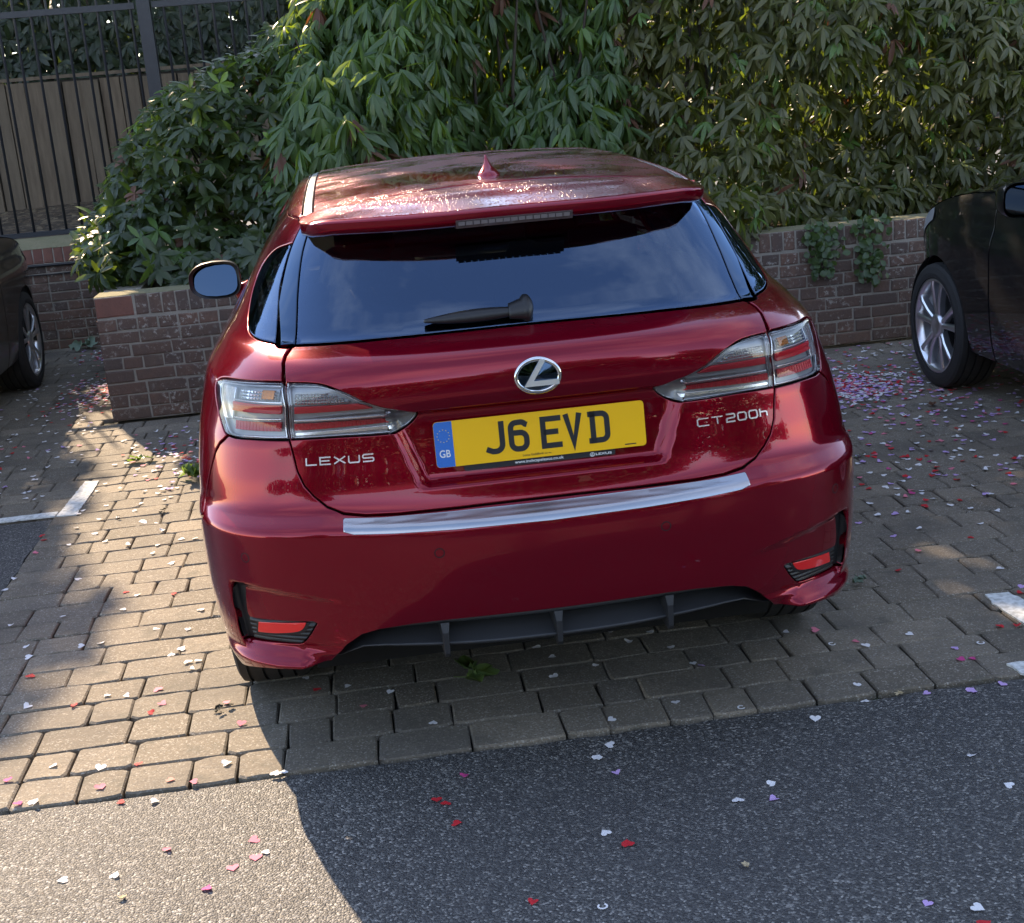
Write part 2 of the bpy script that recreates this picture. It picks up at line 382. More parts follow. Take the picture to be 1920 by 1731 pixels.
for s in (1, -1):
    y_d = 1.40
    q = [(.664, 1.0765), (.672, 1.0635), (.671, 1.05), (.661, 1.034), (.650, 1.0125)] + smooth_poly([(.697, 1.0115), (.749, 1.0095), (.80, 1.0075), (.842, 1.0045), (.868, .997), (.8745, .983), (.864, .962), (.848, .937), (.828, .907), (.811, .885), (.799, .876)], 4)
    q += [(.814, .864), (.828, .855), (.847, .834), (.864, .807), (.902, .746), (.947, .674)] + ar[k_seam + 1:] + [(t_at(y_d, z), z) for z in (.235, .4, .6, .8, .95, 1.1, 1.2, 1.28, ROOF_Z)]
    q += [(a, ROOF_Z) for a in (1.5, 1.3, 1.1, .95)] + TRIM_OUT[::-1]
    sq = [(.716, 1.082)]
    hole = smooth_poly(QWIN[:9], 4)
    # the window's rear edge is the trim itself: follow it so the hole stays one loop inside the panel
    Q = q[:-len(TRIM_OUT)] + [TRIM_OUT[3], (.8, 1.307)] + hole[::-1] + [(.700, 1.0765)]
    region('quarter_panel', Q, [], .013, .002, .0035, .016, 0, M_PAINT, car, side=s)
    # doors and front wing with their windows (hardly seen from behind)
    def yz(P): return [(t_at(y, z), z) for y, z in P]
    for nm, ya, yb in (('rear_door', 1.404, 2.18), ('front_door', 2.184, 3.08)):
        wz = [(ya + .09, 1.03), (yb - .05, 1.01), (yb - .05, 1.31 if nm == 'rear_door' else 1.29), (ya + .09, 1.315)]
        if nm == 'front_door': wz = [(ya + .05, 1.01), (yb - .02, .99), (yb - .42, 1.27), (ya + .05, 1.30)]
        dz = [(ya, .235), (yb, .235), (yb, .99), (yb - .02, 1.03), (yb - (.02 if nm == 'rear_door' else .50), ROOF_Z), (ya, ROOF_Z)]
        d = region(nm, yz(resample(dz, .08)), [yz(resample(wz, .08))], .03, .002, .003, .012, 0, M_PAINT, car, side=s)
        region('window', yz(resample(wz, .08)), [], .05, .001, .001, .006, .004, M_GLASS if nm == 'rear_door' else M_CLEAR, d, side=s)
        h0 = ya + .05
        hb = MB(); yh = np.linspace(h0, h0 + .2, 9); tt = np.array([t_at(y, .86) for y in yh]); P = S(tt * s, np.full(9, .86)); off = .028 * np.sin(np.linspace(0, math.pi, 9)) ** .5
        hb.tube([(P[i, 0] + s * off[i], P[i, 1], .86) for i in range(9)], .012, 8); hb.build('handle', M_PAINT, d, True)
        if nm == 'rear_door':
            pass
    fwp = [(3.084, .235), (3.13, .235)] + [(3.385 + ARC_R * math.cos(a), ARC_Z + ARC_R * math.sin(a)) for a in np.linspace(math.pi + .23, -.23, 22)] + [(4.05, .235), (4.12, .5), (4.05, .72), (3.7, .86), (3.2, .97), (3.084, .985)]
    region('front_wing', yz(resample(fwp, .1)), [], .03, .002, .003, .012, 0, M_PAINT, car, side=s)
# inner shell, dark, so that gaps read as gaps
def shell_grid(t0, t1, z0, z1, off, nt, nzz, name, mat, skip=None):
    T, Zg = np.meshgrid(np.linspace(t0, t1, nt), np.linspace(z0, z1, nzz)); X = S(T.ravel(), Zg.ravel()) - Snorm(T.ravel(), Zg.ravel()) * off
    F = [(j * nt + i, j * nt + i + 1, (j + 1) * nt + i + 1, (j + 1) * nt + i) for j in range(nzz - 1) for i in range(nt - 1) if not (skip and skip(T[j, i], Zg[j, i]))]
    return X, F
X, F = shell_grid(-1.9, 1.9, .30, 1.06, .045, 120, 40, '', None, lambda a, b: abs(a) > .80 and b < .70 or b < .405)
mesh_obj('inner_shell', X, F, M_DARK, car)
# ---- lamps
def band(name, t0, t1, z0, z1, off, mat, parent, s, hh=.008, disp=None, r=.001, bow=0.):
    P = [(t0, z0), (t1, z0 + bow), (t1, z1 + bow), (t0, z1)]
    return region(name, resample(P, .02), [], hh, 0, r, .006, off, mat, parent, side=s, disp=disp, rollw=.003)
def rib(pu, pv, amp):
    def f(a, b):
        r = np.zeros_like(a)
        if pu: r = r + amp * np.abs(np.sin(a * math.pi / pu))
        if pv: r = r + amp * np.abs(np.sin(b * math.pi / pv))
        return r
    return f
def shrink(P, d):
    P = np.array(resample(P, .008)); n = np.roll(P, -1, 0) - np.roll(P, 1, 0); n = np.stack([n[:, 1], -n[:, 0]], 1); n /= np.maximum(np.linalg.norm(n, axis=1, keepdims=True), 1e-9)
    if area(P) < 0: n = -n
    return [tuple(p) for p in P - n * d]
for s in (1, -1):
    # outer segment
    L = region('tail_light', OUTER, [], .012, .0015, .002, .006, .020, M_LGREY, car, side=s)
    region('lens', OUTER, [], .012, .002, .002, .010, -.001, M_LENS, L, side=s)
    fr = shrink(OUTER, .010); region('bezel', OUTER, [fr], .01, .003, .001, .006, .010, M_SILVER, L, side=s)
    band('indicator', .655, .765, .966, .997, .014, M_LGREY, L, s, .006)
    band('indicator_bulb_cover', .665, .70, .970, .993, .0075, M_AMBER, L, s, .006)
    band('light_bar', .640, .790, .934, .957, .008, M_REDLENS, L, s, .005, rib(0, .023, .003), bow=.002)
    band('light_bar', .640, .775, .893, .913, .008, M_REDLENS, L, s, .004, rib(.010, 0, .0018), bow=.001)
    band('silver_trim', .640, .785, .918, .9215, .007, M_SILVER, L, s, .006)
    band('silver_trim', .640, .79, .961, .9645, .007, M_SILVER, L, s, .006)
    band('side_reflector', .792, .842, .915, .992, .010, M_SILVER, L, s, .008)
    # inner segment on the tailgate
    L = region('tail_light', INNER, [], .012, .0015, .002, .006, .020, M_LGREY, car, side=s)
    region('lens', INNER, [], .012, .002, .002, .010, -.001, M_LENS, L, side=s)
    fr = shrink(INNER, .0075); region('bezel', INNER, [fr], .01, .003, .001, .006, .010, M_SILVER, L, side=s)
    rv = [(.613, .990), (.545, .988), (.500, .976), (.462, .959), (.608, .957)]
    region('reversing_lamp', resample(rv, .01), [], .006, 0, .001, .006, .014, M_LGREY, L, side=s, rollw=.003)
    region('light_bar', resample([(.607, .951), (.447, .951), (.408, .936), (.605, .933)], .012), [], .006, 0, .001, .006, .008, M_REDLENS, L, side=s, rollw=.003)
    region('silver_trim', resample([(.605, .917), (.36, .915), (.36, .911), (.605, .913)], .012), [], .006, 0, .001, .006, .007, M_SILVER, L, side=s, rollw=.002)
    region('light_bar', resample([(.604, .909), (.385, .908), (.36, .900), (.603, .894)], .012), [], .004, 0, .001, .006, .007, M_REDLENS, L, side=s, disp=rib(.010, 0, .0018), rollw=.003)
    region('silver_trim', resample([(.602, .889), (.345, .893), (.352, .884), (.602, .882)], .012), [], .006, 0, .001, .006, .009, M_SILVER, L, side=s, rollw=.002)
    # corner vent with reflector
    V = region('corner_vent', VENT, [], .0045, .001, .002, .02, .007, M_BLKPL, car, side=s, disp=lambda a, b: .0040 * np.abs(np.sin((b - .358) * math.pi / .0125)) * (a < .79) * (b < .421))
    region('reflector', smooth_poly(REFL[1:], 3)[::1] + [REFL[0]], [], .008, 0, .002, .014, .001, M_REFLECT, V, side=s, rollw=.003)
    fr = region('reflector_frame', smooth_poly([(.612, .4245), (.622, .404), (.645, .391), (.704, .3815), (.776, .377)], 3) + [(.765, .416)], [smooth_poly(REFL[1:], 3) + [REFL[0]]], .008, .0005, .001, .012, .003, M_BLKPL, V, side=s, rollw=.002)
# cut-glass cells of the clear lamp sections
def cells(name, poly, pu, pv, parent, s, off):
    P = np.array(poly); lo, hi = P.min(0), P.max(0); m = MB(); du, dv = pu * .43, pv * .40
    for i in range(int((hi[0] - lo[0]) / pu)):
        for j in range(int((hi[1] - lo[1]) / pv)):
            c = np.array([[lo[0] + (i + .5) * pu, lo[1] + (j + .5) * pv]])
            if not inside(c, poly)[0]: continue
            u, v = c[0]; a = np.array([u - du, u + du, u + du, u - du, u]); b = np.array([v - dv, v - dv, v + dv, v + dv, v]); w = np.array([-off, -off, -off, -off, -off + .0042])
            X = S(a * s, b) + Snorm(a * s, b) * w[:, None]; m.add(X, [(0, 1, 4), (1, 2, 4), (2, 3, 4), (3, 0, 4)] if s > 0 else [(1, 0, 4), (2, 1, 4), (3, 2, 4), (0, 3, 4)])
    return tag(m.build(name, M_CELL, parent), kind='stuff')
M_CELL = plain('lamp_cell_chrome', (.86, .90, .96), .12, .9)
for L in [o for o in car.children if o.name.startswith('tail_light')]:
    xs_ = [v.co.x for v in L.data.vertices]; s = 1 if sum(xs_) > 0 else -1
    if max(abs(x) for x in xs_) > .66: cells('lamp_cell', [(.657, .967), (.768, .967), (.775, .997), (.657, .997)], .0105, .0078, L, s, .0105)
    else: cells('lamp_cell', [(.612, .957), (.612, .989), (.545, .987), (.500, .975), (.455, .957)], .0085, .0068, L, s, .0105)
# sill strip on the bumper edge
st_t = [(.493, .6865), (.40, .681), (.226, .677), (0, .6745)]; st_b = [(.494, .662), (.470, .6545), (.372, .6485), (.229, .643), (0, .639)]
sp = st_t + mirror(st_t[:-1])[::-1] + mirror(st_b) + st_b[::-1][1:]
region('sill_strip', sp, [], .0055, 0, .0015, .004, -.0025, M_ALU, car, rollw=.003)
# parking sensors
for tq, zq in ((.2745, .590), (-.2745, .590), (.754, .599), (-.754, .599)):
    c = [(tq + .0128 * math.cos(a), zq + .0128 * math.sin(a)) for a in np.linspace(0, 2 * math.pi, 17)[:-1]]
    region('sensor_ring', c, [], .005, 0, .0003, .001, -.0003, M_DARK, car, rollw=.001)
    c = [(tq + .0105 * math.cos(a), zq + .0105 * math.sin(a)) for a in np.linspace(0, 2 * math.pi, 17)[:-1]]
    region('parking_sensor', c, [], .004, 0, .0008, .004, -.0008, M_PAINT, car, rollw=.002)
# diffuser
m = MB(); n = 41
xs = np.linspace(-.572, .572, n)
def dtop(x): return float(np.interp(abs(x), [p[0] for p in DIFF[::-1]], [p[1] for p in DIFF[::-1]]))
rows = []
for x in xs:
    zt = dtop(x) ; yb = float(S(np.array([abs(x)]), np.array([.40]))[0, 1]); e = 1 - (abs(x) / .575) ** 6
    zb = .327 - .02 * 0; k = max(zt - .318, .0)
    e = max(0., 1 - (abs(x) / .574) ** 3) ** .6; bk = .05 * (1 - e)
    rows.append([(x, yb + .030 + bk, zt + .010 * e), (x, yb + .010 + bk, zt + .001 * e), (x, yb + .008 + bk, zt - .007 * e), (x, yb + .018 + bk, zt - .012 * e), (x, yb + .080 + bk, zt - .020 * e), (x, yb + .075 + bk, zt - .036 * e), (x, yb + .016 + bk, zt - .066 * e), (x, yb + .010 + bk, zt - .071 * e), (x, yb + .022 + bk, zt - .079 * e), (x, yb + .30, zt - .076 * e)])
V = [p for r in rows for p in r]; k = len(rows[0])
F = [(i * k + j, (i + 1) * k + j, (i + 1) * k + j + 1, i * k + j + 1) for i in range(n - 1) for j in range(k - 1)]
D = mesh_obj('diffuser', V, [f[::-1] for f in F], M_GREYPL, car)
for x in (-.282, 0, .282):
    m = MB(); yb = float(S(np.array([abs(x)]), np.array([.40]))[0, 1]); zt = dtop(x)
    pr = [(yb + .085, zt - .008), (yb + .004, zt - .006), (yb - .004, zt - .03), (yb - .002, zt - .085), (yb + .01, zt - .098), (yb + .085, zt - .085)]
    for sx, w in ((-1, 1), (1, 1)): pass
    v = []; wds = (.016, .011, .007, .006, .007, .012)
    for sx in (-1, 1): v += [(x + sx * wds[i], p[0], p[1]) for i, p in enumerate(pr)]
    m.add(v, [(0, 1, 2, 3, 4, 5), (11, 10, 9, 8, 7, 6)] + [(i, i + 6, (i + 1) % 6 + 6, (i + 1) % 6) for i in range(6)]); m.build('fin', M_GREYPL, D, False, True)
# ---- roof: heightfield over (x, y) inside the top edge of the skin
tq = np.concatenate([np.linspace(0, .80, 10), np.linspace(.812, L1, 30), np.linspace(L1 + .05, L1 + 1.75, 20)])
EDGE = S(tq, np.full(len(tq), ROOF_Z))[:, :2]
EDGE_R = EDGE[9:]
fzc = pchip([.18, .26, .33, .40, .47, .56, .7, .93, 1.3, 1.6, 2.0, 2.3, 2.6], [1.362, 1.371, 1.381, 1.391, 1.400, 1.409, 1.416, 1.424, 1.432, 1.435, 1.432, 1.420, 1.39])
edge_loop = np.concatenate([EDGE, EDGE[::-1] * [-1, 1]])
def edge_d(P):
    P = np.stack([np.abs(P[:, 0]), P[:, 1]], 1); A = EDGE_R; d = np.full(len(P), 1e9)
    for a, b in zip(A[:-1], A[1:]):
        ab = b - a; u = np.clip(((P - a) @ ab) / max(ab @ ab, 1e-12), 0, 1); d = np.minimum(d, np.linalg.norm(P - a - u[:, None] * ab, axis=1))
    return d
def roofS(x, y):
    x = np.asarray(x, float); y = np.asarray(y, float); d = edge_d(np.stack([x, y], -1).reshape(-1, 2)).reshape(x.shape)
    zc = fzc(y) - np.interp(y, [.30, .55, 1.4], [.012, .030, .020]) * (x / .5) ** 2; w = .105; u = np.clip(1 - d / w, 0, 1)
    fall = (1 - np.sqrt(np.maximum(1 - u ** 2, 0.0)))
    z = zc - np.maximum(zc - ROOF_Z, 0) * fall
    return np.stack([x, y, z], -1)
def roofN(x, y, e=.002):
    a = roofS(x + e, y) - roofS(x - e, y); b = roofS(x, y + e) - roofS(x, y - e); n = np.cross(a, b); return n / np.linalg.norm(n, axis=-1, keepdims=True)
GAPY = .545
def gapy(x): return .545 + .045 * (1 - (abs(x) / .5) ** 2)
def ytr(x): return .262 + .110 * (abs(x) / .5) ** 3
rail_x = .500
ro = [(x, gapy(x)) for x in np.linspace(-rail_x, rail_x, 24)] + [(rail_x, y) for y in np.linspace(.6, 2.32, 30)] + [(-rail_x, y) for y in np.linspace(2.32, .6, 30)]
region('roof_panel', ro, [], .022, .003, .005, .01, 0, M_PAINT, car, surf=roofS, nrm=roofN)
for s in (1, -1):
    k0 = int(np.argmin(np.abs(EDGE[:, 1] - .50)))
    e1 = [tuple(p) for p in EDGE if p[0] > .536 and p[1] < 2.3]
    rs = [(.529, .596), (.502, .596), (.502, .546), (.531, .548)] + [p for p in [(.540, .575)] if p[1] < e1[0][1]] + [(x - .0005, y) for x, y in e1] + [(EDGE[-1, 0] - .0005, 2.32), (.529, 2.32)]
    region('roof_side', rs, [], .018, .0005, .001, .008, 0, M_PAINT, car, surf=roofS, nrm=roofN, side=s)
    region('roof_moulding', [(.501, .600), (.528, .600), (.528, 2.32), (.501, 2.32)], [], .03, .0015, .002, .008, .004, M_BLKPL if False else M_SILVER, car, surf=roofS, nrm=roofN, side=s)
# spoiler on the tailgate
xt = np.linspace(-.530, .530, 40)
trail = [(x, ytr(x) + (.055 * max(0, (abs(x) - .49) / .04) ** 2)) for x in xt]
so_ = trail + [(.536, .50), (.530, .538), (.50, .541)] + [(x, gapy(x) - .004) for x in np.linspace(.46, -.46, 20)] + [(-.50, .541), (-.530, .538), (-.536, .50)]
def spS(x, y):
    P = np.stack([x, y], -1); zc = fzc(y) - np.interp(y, [.30, .55, 1.4], [.012, .030, .020]) * (x / .5) ** 2 - .012 * sstep(.45, .56, np.abs(x)) - .002
    d = y - (.262 + .110 * (np.abs(x) / .5) ** 3)
    zc = zc - .005 * np.clip(1 - d / .014, 0, 1) ** 2 + .006 * np.exp(-((d - .19) / .05) ** 2)
    return np.stack([x, y, zc], -1)
def spN(x, y, e=.002):
    a = spS(x + e, y) - spS(x - e, y); b = spS(x, y + e) - spS(x, y - e); n = np.cross(a, b); return n / np.linalg.norm(n, axis=-1, keepdims=True)
SP = region('spoiler', so_, [], .012, .0, .004, .001, 0, M_PAINT, car, surf=spS, nrm=spN)
# rear face and underside of the spoiler
m = MB(); NX = len(trail)
pr = []
for x, y in trail:
    z = float(spS(np.array([x]), np.array([y]))[0, 2]) - .004; c = .012 * (1 - float(sstep(.17, .21, abs(x))))
    pr.append([(x, y, z), (x, y + .002, z - .012), (x * .998, y + .012, z - .026 - .0 * c), (x * .995, y + .03, z - .032), (x * .97, y + .150, z - .026)])
k = len(pr[0]); m.add([p for r in pr for p in r], [(i * k + j, i * k + j + 1, (i + 1) * k + j + 1, (i + 1) * k + j) for i in range(NX - 1) for j in range(k - 1)])
m.build('spoiler_lip', M_PAINT, SP, True)
# high stop lamp under the spoiler
m = MB(); q = []
for x in np.linspace(-.146, .146, 15):
    y = ytr(x) + .004; z = float(spS(np.array([x]), np.array([ytr(x)]))[0, 2]) - .017
    q.append([(x, y, z), (x, y - .003, z - .002), (x, y + .006, z - .021), (x, y + .05, z - .023)])
m.add([p for r in q for p in r], [(i * 4 + j, i * 4 + j + 1, (i + 1) * 4 + j + 1, (i + 1) * 4 + j) for i in range(14) for j in range(3)] + [(0, 3, 2, 1), (56, 57, 58, 59)])
hs = m.build('high_stop_lamp', plain('smoked_stop_lamp', (.07, .055, .055), .3, Coat_Weight=.6), car, False)
m = MB()
for i in range(15):
    x = -.131 + i * .0187; y = ytr(x) + .0005; z = float(spS(np.array([x]), np.array([ytr(x)]))[0, 2]) - .029
    m.box((x - .0088, y + .001, z - .002), (x + .0075, y + .004, z + .007))
tag(m.build('lamp_segment', plain('stop_lamp_cell', (.12, .10, .10), .4), hs), kind='stuff')
# shark fin aerial
m = MB(); cy, cx = .80, -.004; zb = 1.417; prof = []
N = 12
for i, u in enumerate(np.linspace(0, 1, 9)):      # up the fin
    zz = zb + .056 * u; ln = .070 * (1 - u) ** 1.6 + .010; wd = .036 * (1 - u) ** 1.9 + .0035; y0 = cy - .045 + .035 * u ** .7
    for a in range(N):
        th = 2 * math.pi * a / N; m.v.append((cx + wd * math.cos(th), y0 + ln * (.6 + .9 * max(0, math.sin(th))) * math.sin(th) * .8 + .02 * u, zz - (.012 if i == 0 else 0)))
for i in range(8):
    for a in range(N): m.f.append((i * N + a, i * N + (a + 1) % N, (i + 1) * N + (a + 1) % N, (i + 1) * N + a))
m.f.append(tuple(8 * N + a for a in range(N))); m.build('aerial', M_PAINT, car, True)
def onS(u, v, w, t0=0., z0=0.):
    u = np.asarray(u, float) + t0; v = np.asarray(v, float) + z0; return S(u, v) + Snorm(u, v) * np.asarray(w)[..., None]
def stroke2d(paths, wd, closed=False):
    """flat polygons for poly-line strokes with mitred joints: list of (verts, faces)"""
    out = []
    for P in paths:
        cl = len(P) > 2 and P[0] == P[-1]; Q = [np.array(p, float) for p in (P[:-1] if cl else P)]; n = len(Q); Lf = []; Rt = []
        for i in range(n):
            a = Q[i - 1] if (cl or i > 0) else None; b = Q[(i + 1) % n] if (cl or i < n - 1) else None
            d1 = (Q[i] - a) / np.linalg.norm(Q[i] - a) if a is not None else None; d2 = (b - Q[i]) / np.linalg.norm(b - Q[i]) if b is not None else None
            if d1 is None: d1 = d2
            if d2 is None: d2 = d1
            n1 = np.array([-d1[1], d1[0]]); n2 = np.array([-d2[1], d2[0]]); m = n1 + n2; m /= np.linalg.norm(m); k = wd / 2 / max(.35, m @ n1)
            Lf.append(Q[i] + m * k); Rt.append(Q[i] - m * k)
        V = Lf + Rt; F = [(n + i, n + (i + 1) % n, (i + 1) % n, i) for i in range(n if cl else n - 1)]; out.append((V, F))
    return out
def extrude2d(mb, polys, place, w0, w1):
    """polys in the plane -> solids between heights w0 and w1, mapped by place(u, v, w)"""
    for V, F in polys:
        V = np.array(V); n = len(V)
        A = place(V[:, 0], V[:, 1], np.full(n, w0)); B = place(V[:, 0], V[:, 1], np.full(n, w1))
        edges = {}
        for f in F:
            for i in range(len(f)):
                e = (f[i], f[(i + 1) % len(f)]); edges[e] = 1
        sd = [(a, b, b + n, a + n) for a, b in edges if (b, a) not in edges]
        mb.add(list(A) + list(B), [tuple(i + n for i in f) for f in F] + sd)
def text2d(s, size, xscale=1., bold=0., align='LEFT', spacing=1.):
    cu = bpy.data.curves.new('text', 'FONT'); cu.body = s; cu.size = size; cu.offset = bold; cu.align_x = align; cu.resolution_u = 3; cu.space_character = spacing
    o = bpy.data.objects.new('text', cu); me = o.to_mesh(); V = np.array([(v.co.x * xscale, v.co.y) for v in me.vertices]); F = [tuple(p.vertices) for p in me.polygons]
    o.to_mesh_clear(); bpy.data.objects.remove(o); bpy.data.curves.remove(cu); return V, F
def fit_text(s, width, height, bold=0., spacing=1.):
    V, F = text2d(s, 1., 1., bold, spacing=spacing); lo, hi = V.min(0), V.max(0); V = (V - lo) / (hi - lo) * [width, height]; return V, F
# ---- emblem
EZ = .983; EY = float(S(np.array([0.]), np.array([.983]))[0, 1])
E_ = empty('emblem', (0, 0, 0), None, None); E_.parent = car
th = np.linspace(0, 2 * math.pi, 49)[:-1]
m = MB(); N = len(m.v)
for a in th:
    for b in np.linspace(0, 2 * math.pi, 9)[:-1]:
        rr = .0056 * math.cos(b); ww = .004 + .0045 * math.sin(b)
        m.v.append(tuple(onS(np.array((.0545 + rr) * math.cos(a)), np.array((.0378 + rr) * math.sin(a)), np.array(ww), 0, EZ)))
for i in range(48):
    for j in range(8): m.f.append((i * 8 + j, ((i + 1) % 48) * 8 + j, ((i + 1) % 48) * 8 + (j + 1) % 8, i * 8 + (j + 1) % 8))
m.build('ring', M_CHROME, E_, True, True)
m = MB(); V = [(0, 0)] + [(.052 * math.cos(a), .0355 * math.sin(a)) for a in th]; extrude2d(m, [(V, [(0, i + 1, (i + 1) % 48 + 1) for i in range(48)])], lambda u, v, w: onS(u, v, w, 0, EZ), -.002, .002)
m.build('disc', M_GLOSSBLK, E_)
m = MB(); extrude2d(m, stroke2d([[(.0150, .0370), (-.0230, -.0185), (.0500, -.0185)]], .0125), lambda u, v, w: np.stack([u, EY - w * .98 + v * .16, EZ + v * .985 + w * .16], -1), -.003, .0072)
m.build('letter', plain('badge_silver', (.80, .80, .80), .28, .85), E_)
# ---- lettering on the tailgate
def glyph(ch):
    G = {'L': [[(0, 1), (0, 0), (1, 0)]], 'E': [[(1, 1), (0, 1), (0, 0), (1, 0)], [(0, .5), (.9, .5)]], 'X': [[(0, 1), (1, 0)], [(0, 0), (1, 1)]], 'U': [[(0, 1), (0, .15), (.1, 0), (.9, 0), (1, .15), (1, 1)]],
         'S': [[(1, 1), (.1, 1), (0, .85), (0, .62), (.1, .5), (.9, .5), (1, .38), (1, .12), (.9, 0), (0, 0)]], 'C': [[(1, 1), (.12, 1), (0, .85), (0, .15), (.12, 0), (1, 0)]], 'T': [[(0, 1), (1, 1)], [(.5, 1), (.5, 0)]],
         '2': [[(0, 1), (.9, 1), (1, .88), (1, .6), (.88, .5), (.12, .46), (0, .34), (0, 0), (1, 0)]], '0': [[(.15, 0), (.85, 0), (1, .18), (1, .82), (.85, 1), (.15, 1), (0, .82), (0, .18), (.15, 0)]], 'h': [[(0, 1.05), (0, 0)], [(0, .62), (.85, .62), (1, .5), (1, 0)]]}
    return G[ch]
def badge(name, word, widths, t0, z0, total, hgt, stroke, mat):
    m = MB(); gap = .0085; k = (total - gap * (len(word) - 1)) / sum(widths); x = 0
    for ch, wd in zip(word, widths):
        P = [[(x + px * k * wd, py * hgt) for px, py in q] for q in glyph(ch)]
        extrude2d(m, stroke2d(P, stroke), lambda u, v, w: onS(u, v, w, t0, z0), -.001, .0032); x += k * wd + gap
    return m.build(name, mat, car)
M_BADGE = plain('badge_chrome', (.80, .80, .80), .28, .85)
badge('maker_badge', 'LEXUS', (1, 1, 1.05, 1, 1), -.572, .8115, .163, .0165, .0032, M_BADGE)
badge('model_badge', 'CT', (1, 1), .390, .8075, .066, .0175, .0028, M_BADGE)
badge('model_badge', '200h', (1, 1, 1, .85), .466, .8085, .110, .0185, .0036, M_BADGE)
# ---- number plate
YA, ZA, YB, ZB = .080, .7755, .0945, .8865
pn = np.array([0, -(ZB - ZA), (YB - YA)]); pn /= np.linalg.norm(pn)
def onP(u, v, w):
    u, v, w = (np.asarray(q, float) for q in (u, v, w)); k = v / .111
    return np.stack([u - .26, YA + (YB - YA) * k + pn[1] * w, ZA + (ZB - ZA) * k + pn[2] * w], -1)
def rrect(x0, y0, x1, y1, r, n=5):
    P = []
    for cx, cy, a0 in ((x1 - r, y0 + r, -math.pi / 2), (x1 - r, y1 - r, 0), (x0 + r, y1 - r, math.pi / 2), (x0 + r, y0 + r, math.pi)):
        P += [(cx + r * math.cos(a0 + math.pi / 2 * i / n), cy + r * math.sin(a0 + math.pi / 2 * i / n)) for i in range(n + 1)]
    return P
def poly2d(P): return (P, [tuple(range(len(P)))])
PL = empty('number_plate', (0, 0, 0), None, None); PL.parent = car
t = NT('plate_yellow'); t.set(Base_Color=t.mix(t.noise(t.pos(), 14., 4), (.90, .47, .002), (.95, .50, .003)), Roughness=.45, Coat_Weight=.12, Coat_Roughness=.1); M_YEL = t.m
M_PBLUE = plain('plate_blue', (.012, .15, .50), .4); M_PBLACK = plain('plate_black', (.014, .015, .018), .45); M_PWHITE = plain('print_white', (.72, .72, .70), .5); M_PGOLD = plain('print_gold', (.62, .47, .22), .5)
m = MB(); extrude2d(m, [poly2d(rrect(0, 0, .52, .111, .009))], onP, -.004, .0); m.build('plate', M_YEL, PL)
m = MB(); b = [p for p in rrect(.0005, .0005, .052, .1105, .009) if p[0] < .043]; b = [(.0455, .0005), (.0455, .1105)] + sorted([p for p in b if p[1] > .05 and p[0] < .0445], key=lambda p: -p[0]) + sorted([p for p in b if p[1] <= .05 and p[0] < .0445], key=lambda p: p[0])
extrude2d(m, [poly2d(b)], onP, 0, .0006); m.build('blue_band', M_PBLUE, PL)
m = MB()
for i in range(12):
    a = i * math.pi / 6; c = (.0228 + .0150 * math.cos(a), .076 + .0150 * math.sin(a)); P = [(c[0] + (.0019 if k % 2 == 0 else .0008) * math.cos(math.pi / 2 + k * math.pi / 5), c[1] + (.0019 if k % 2 == 0 else .0008) * math.sin(math.pi / 2 + k * math.pi / 5)) for k in range(10)]
    extrude2d(m, [poly2d(P)], onP, .0006, .001)
tag(m.build('star', M_PGOLD, PL), kind='stuff')
m = MB(); V, F = fit_text('GB', .027, .0185, .012); extrude2d(m, [(V + [.0095, .024], F)], onP, .0006, .001); m.build('country_letters', M_PWHITE, PL)
LH, LW, SW = .079, .050, .014; h2 = SW / 2
def arcp(cx, cy, r, a0, a1, n=6): return [(cx + r * math.cos(math.radians(a0 + (a1 - a0) * i / n)), cy + r * math.sin(math.radians(a0 + (a1 - a0) * i / n))) for i in range(n + 1)]
glyphs = [('J', .122, [[(.043, .079), (.043, .026)] + arcp(.026, .024, .0170, 0, -90, 6)[1:] + [(.018, .0072), (.003, .014)]]),
          ('6', .181, [[(.047, .064)] + arcp(.031, .058, .0138, 35, 90, 4) + arcp(.020, .058, .0135, 90, 180, 5) + arcp(.0215, .022, .015, 180, 270, 5) + arcp(.029, .022, .015, 270, 360, 5) + arcp(.029, .0315, .015, 0, 90, 5) + [(.013, .0465)]]),
          ('E', .260, [[(.052, .072), (.007, .072), (.007, .007), (.052, .007)], [(.007, .040), (.044, .040)]]),
          ('V', .3175, [[(.0065, .079), (.0235, .006), (.0405, .079)]]),
          ('D', .3785, [[(.000, .072), (.031, .072)] + arcp(.033, .058, .0140, 90, 0, 5)[1:] + arcp(.033, .021, .0140, 0, -90, 5) + [(.000, .007)], [(.0115, .079), (.0115, .0)]])]
for ch, u0, P in glyphs:
    m = MB(); extrude2d(m, stroke2d([[(a + u0, b + .0185) for a, b in q] for q in P], SW * .96), onP, 0, .0007)
    m.build('plate_character', M_PBLACK, PL)
m = MB(); V, F = fit_text('Lexus Guildford', .050, .0055, .0); extrude2d(m, [(V + [.212, .0062], F)], onP, 0, .0006)
m.build('small_print', M_PBLACK, PL); m = MB()
V, F = fit_text('GU1 1RU', .016, .003, .0); extrude2d(m, [(V + [.266, .0066], F)], onP, 0, .0006)
m.build('small_print', M_PBLACK, PL); m = MB()
extrude2d(m, [poly2d([(.466, .0062), (.494, .0062), (.494, .0088), (.466, .0088)])], onP, 0, .0006); m.build('small_print', M_PBLACK, PL)
m = MB()
for u0, v0 in ((.1535, .095),):
    extrude2d(m, [poly2d([(u0 + .0042 * math.cos(a), v0 + .0042 * math.sin(a)) for a in np.linspace(0, 2 * math.pi, 13)[:-1]])], onP, 0, .0022)
m.build('screw_cap', M_YEL, PL)
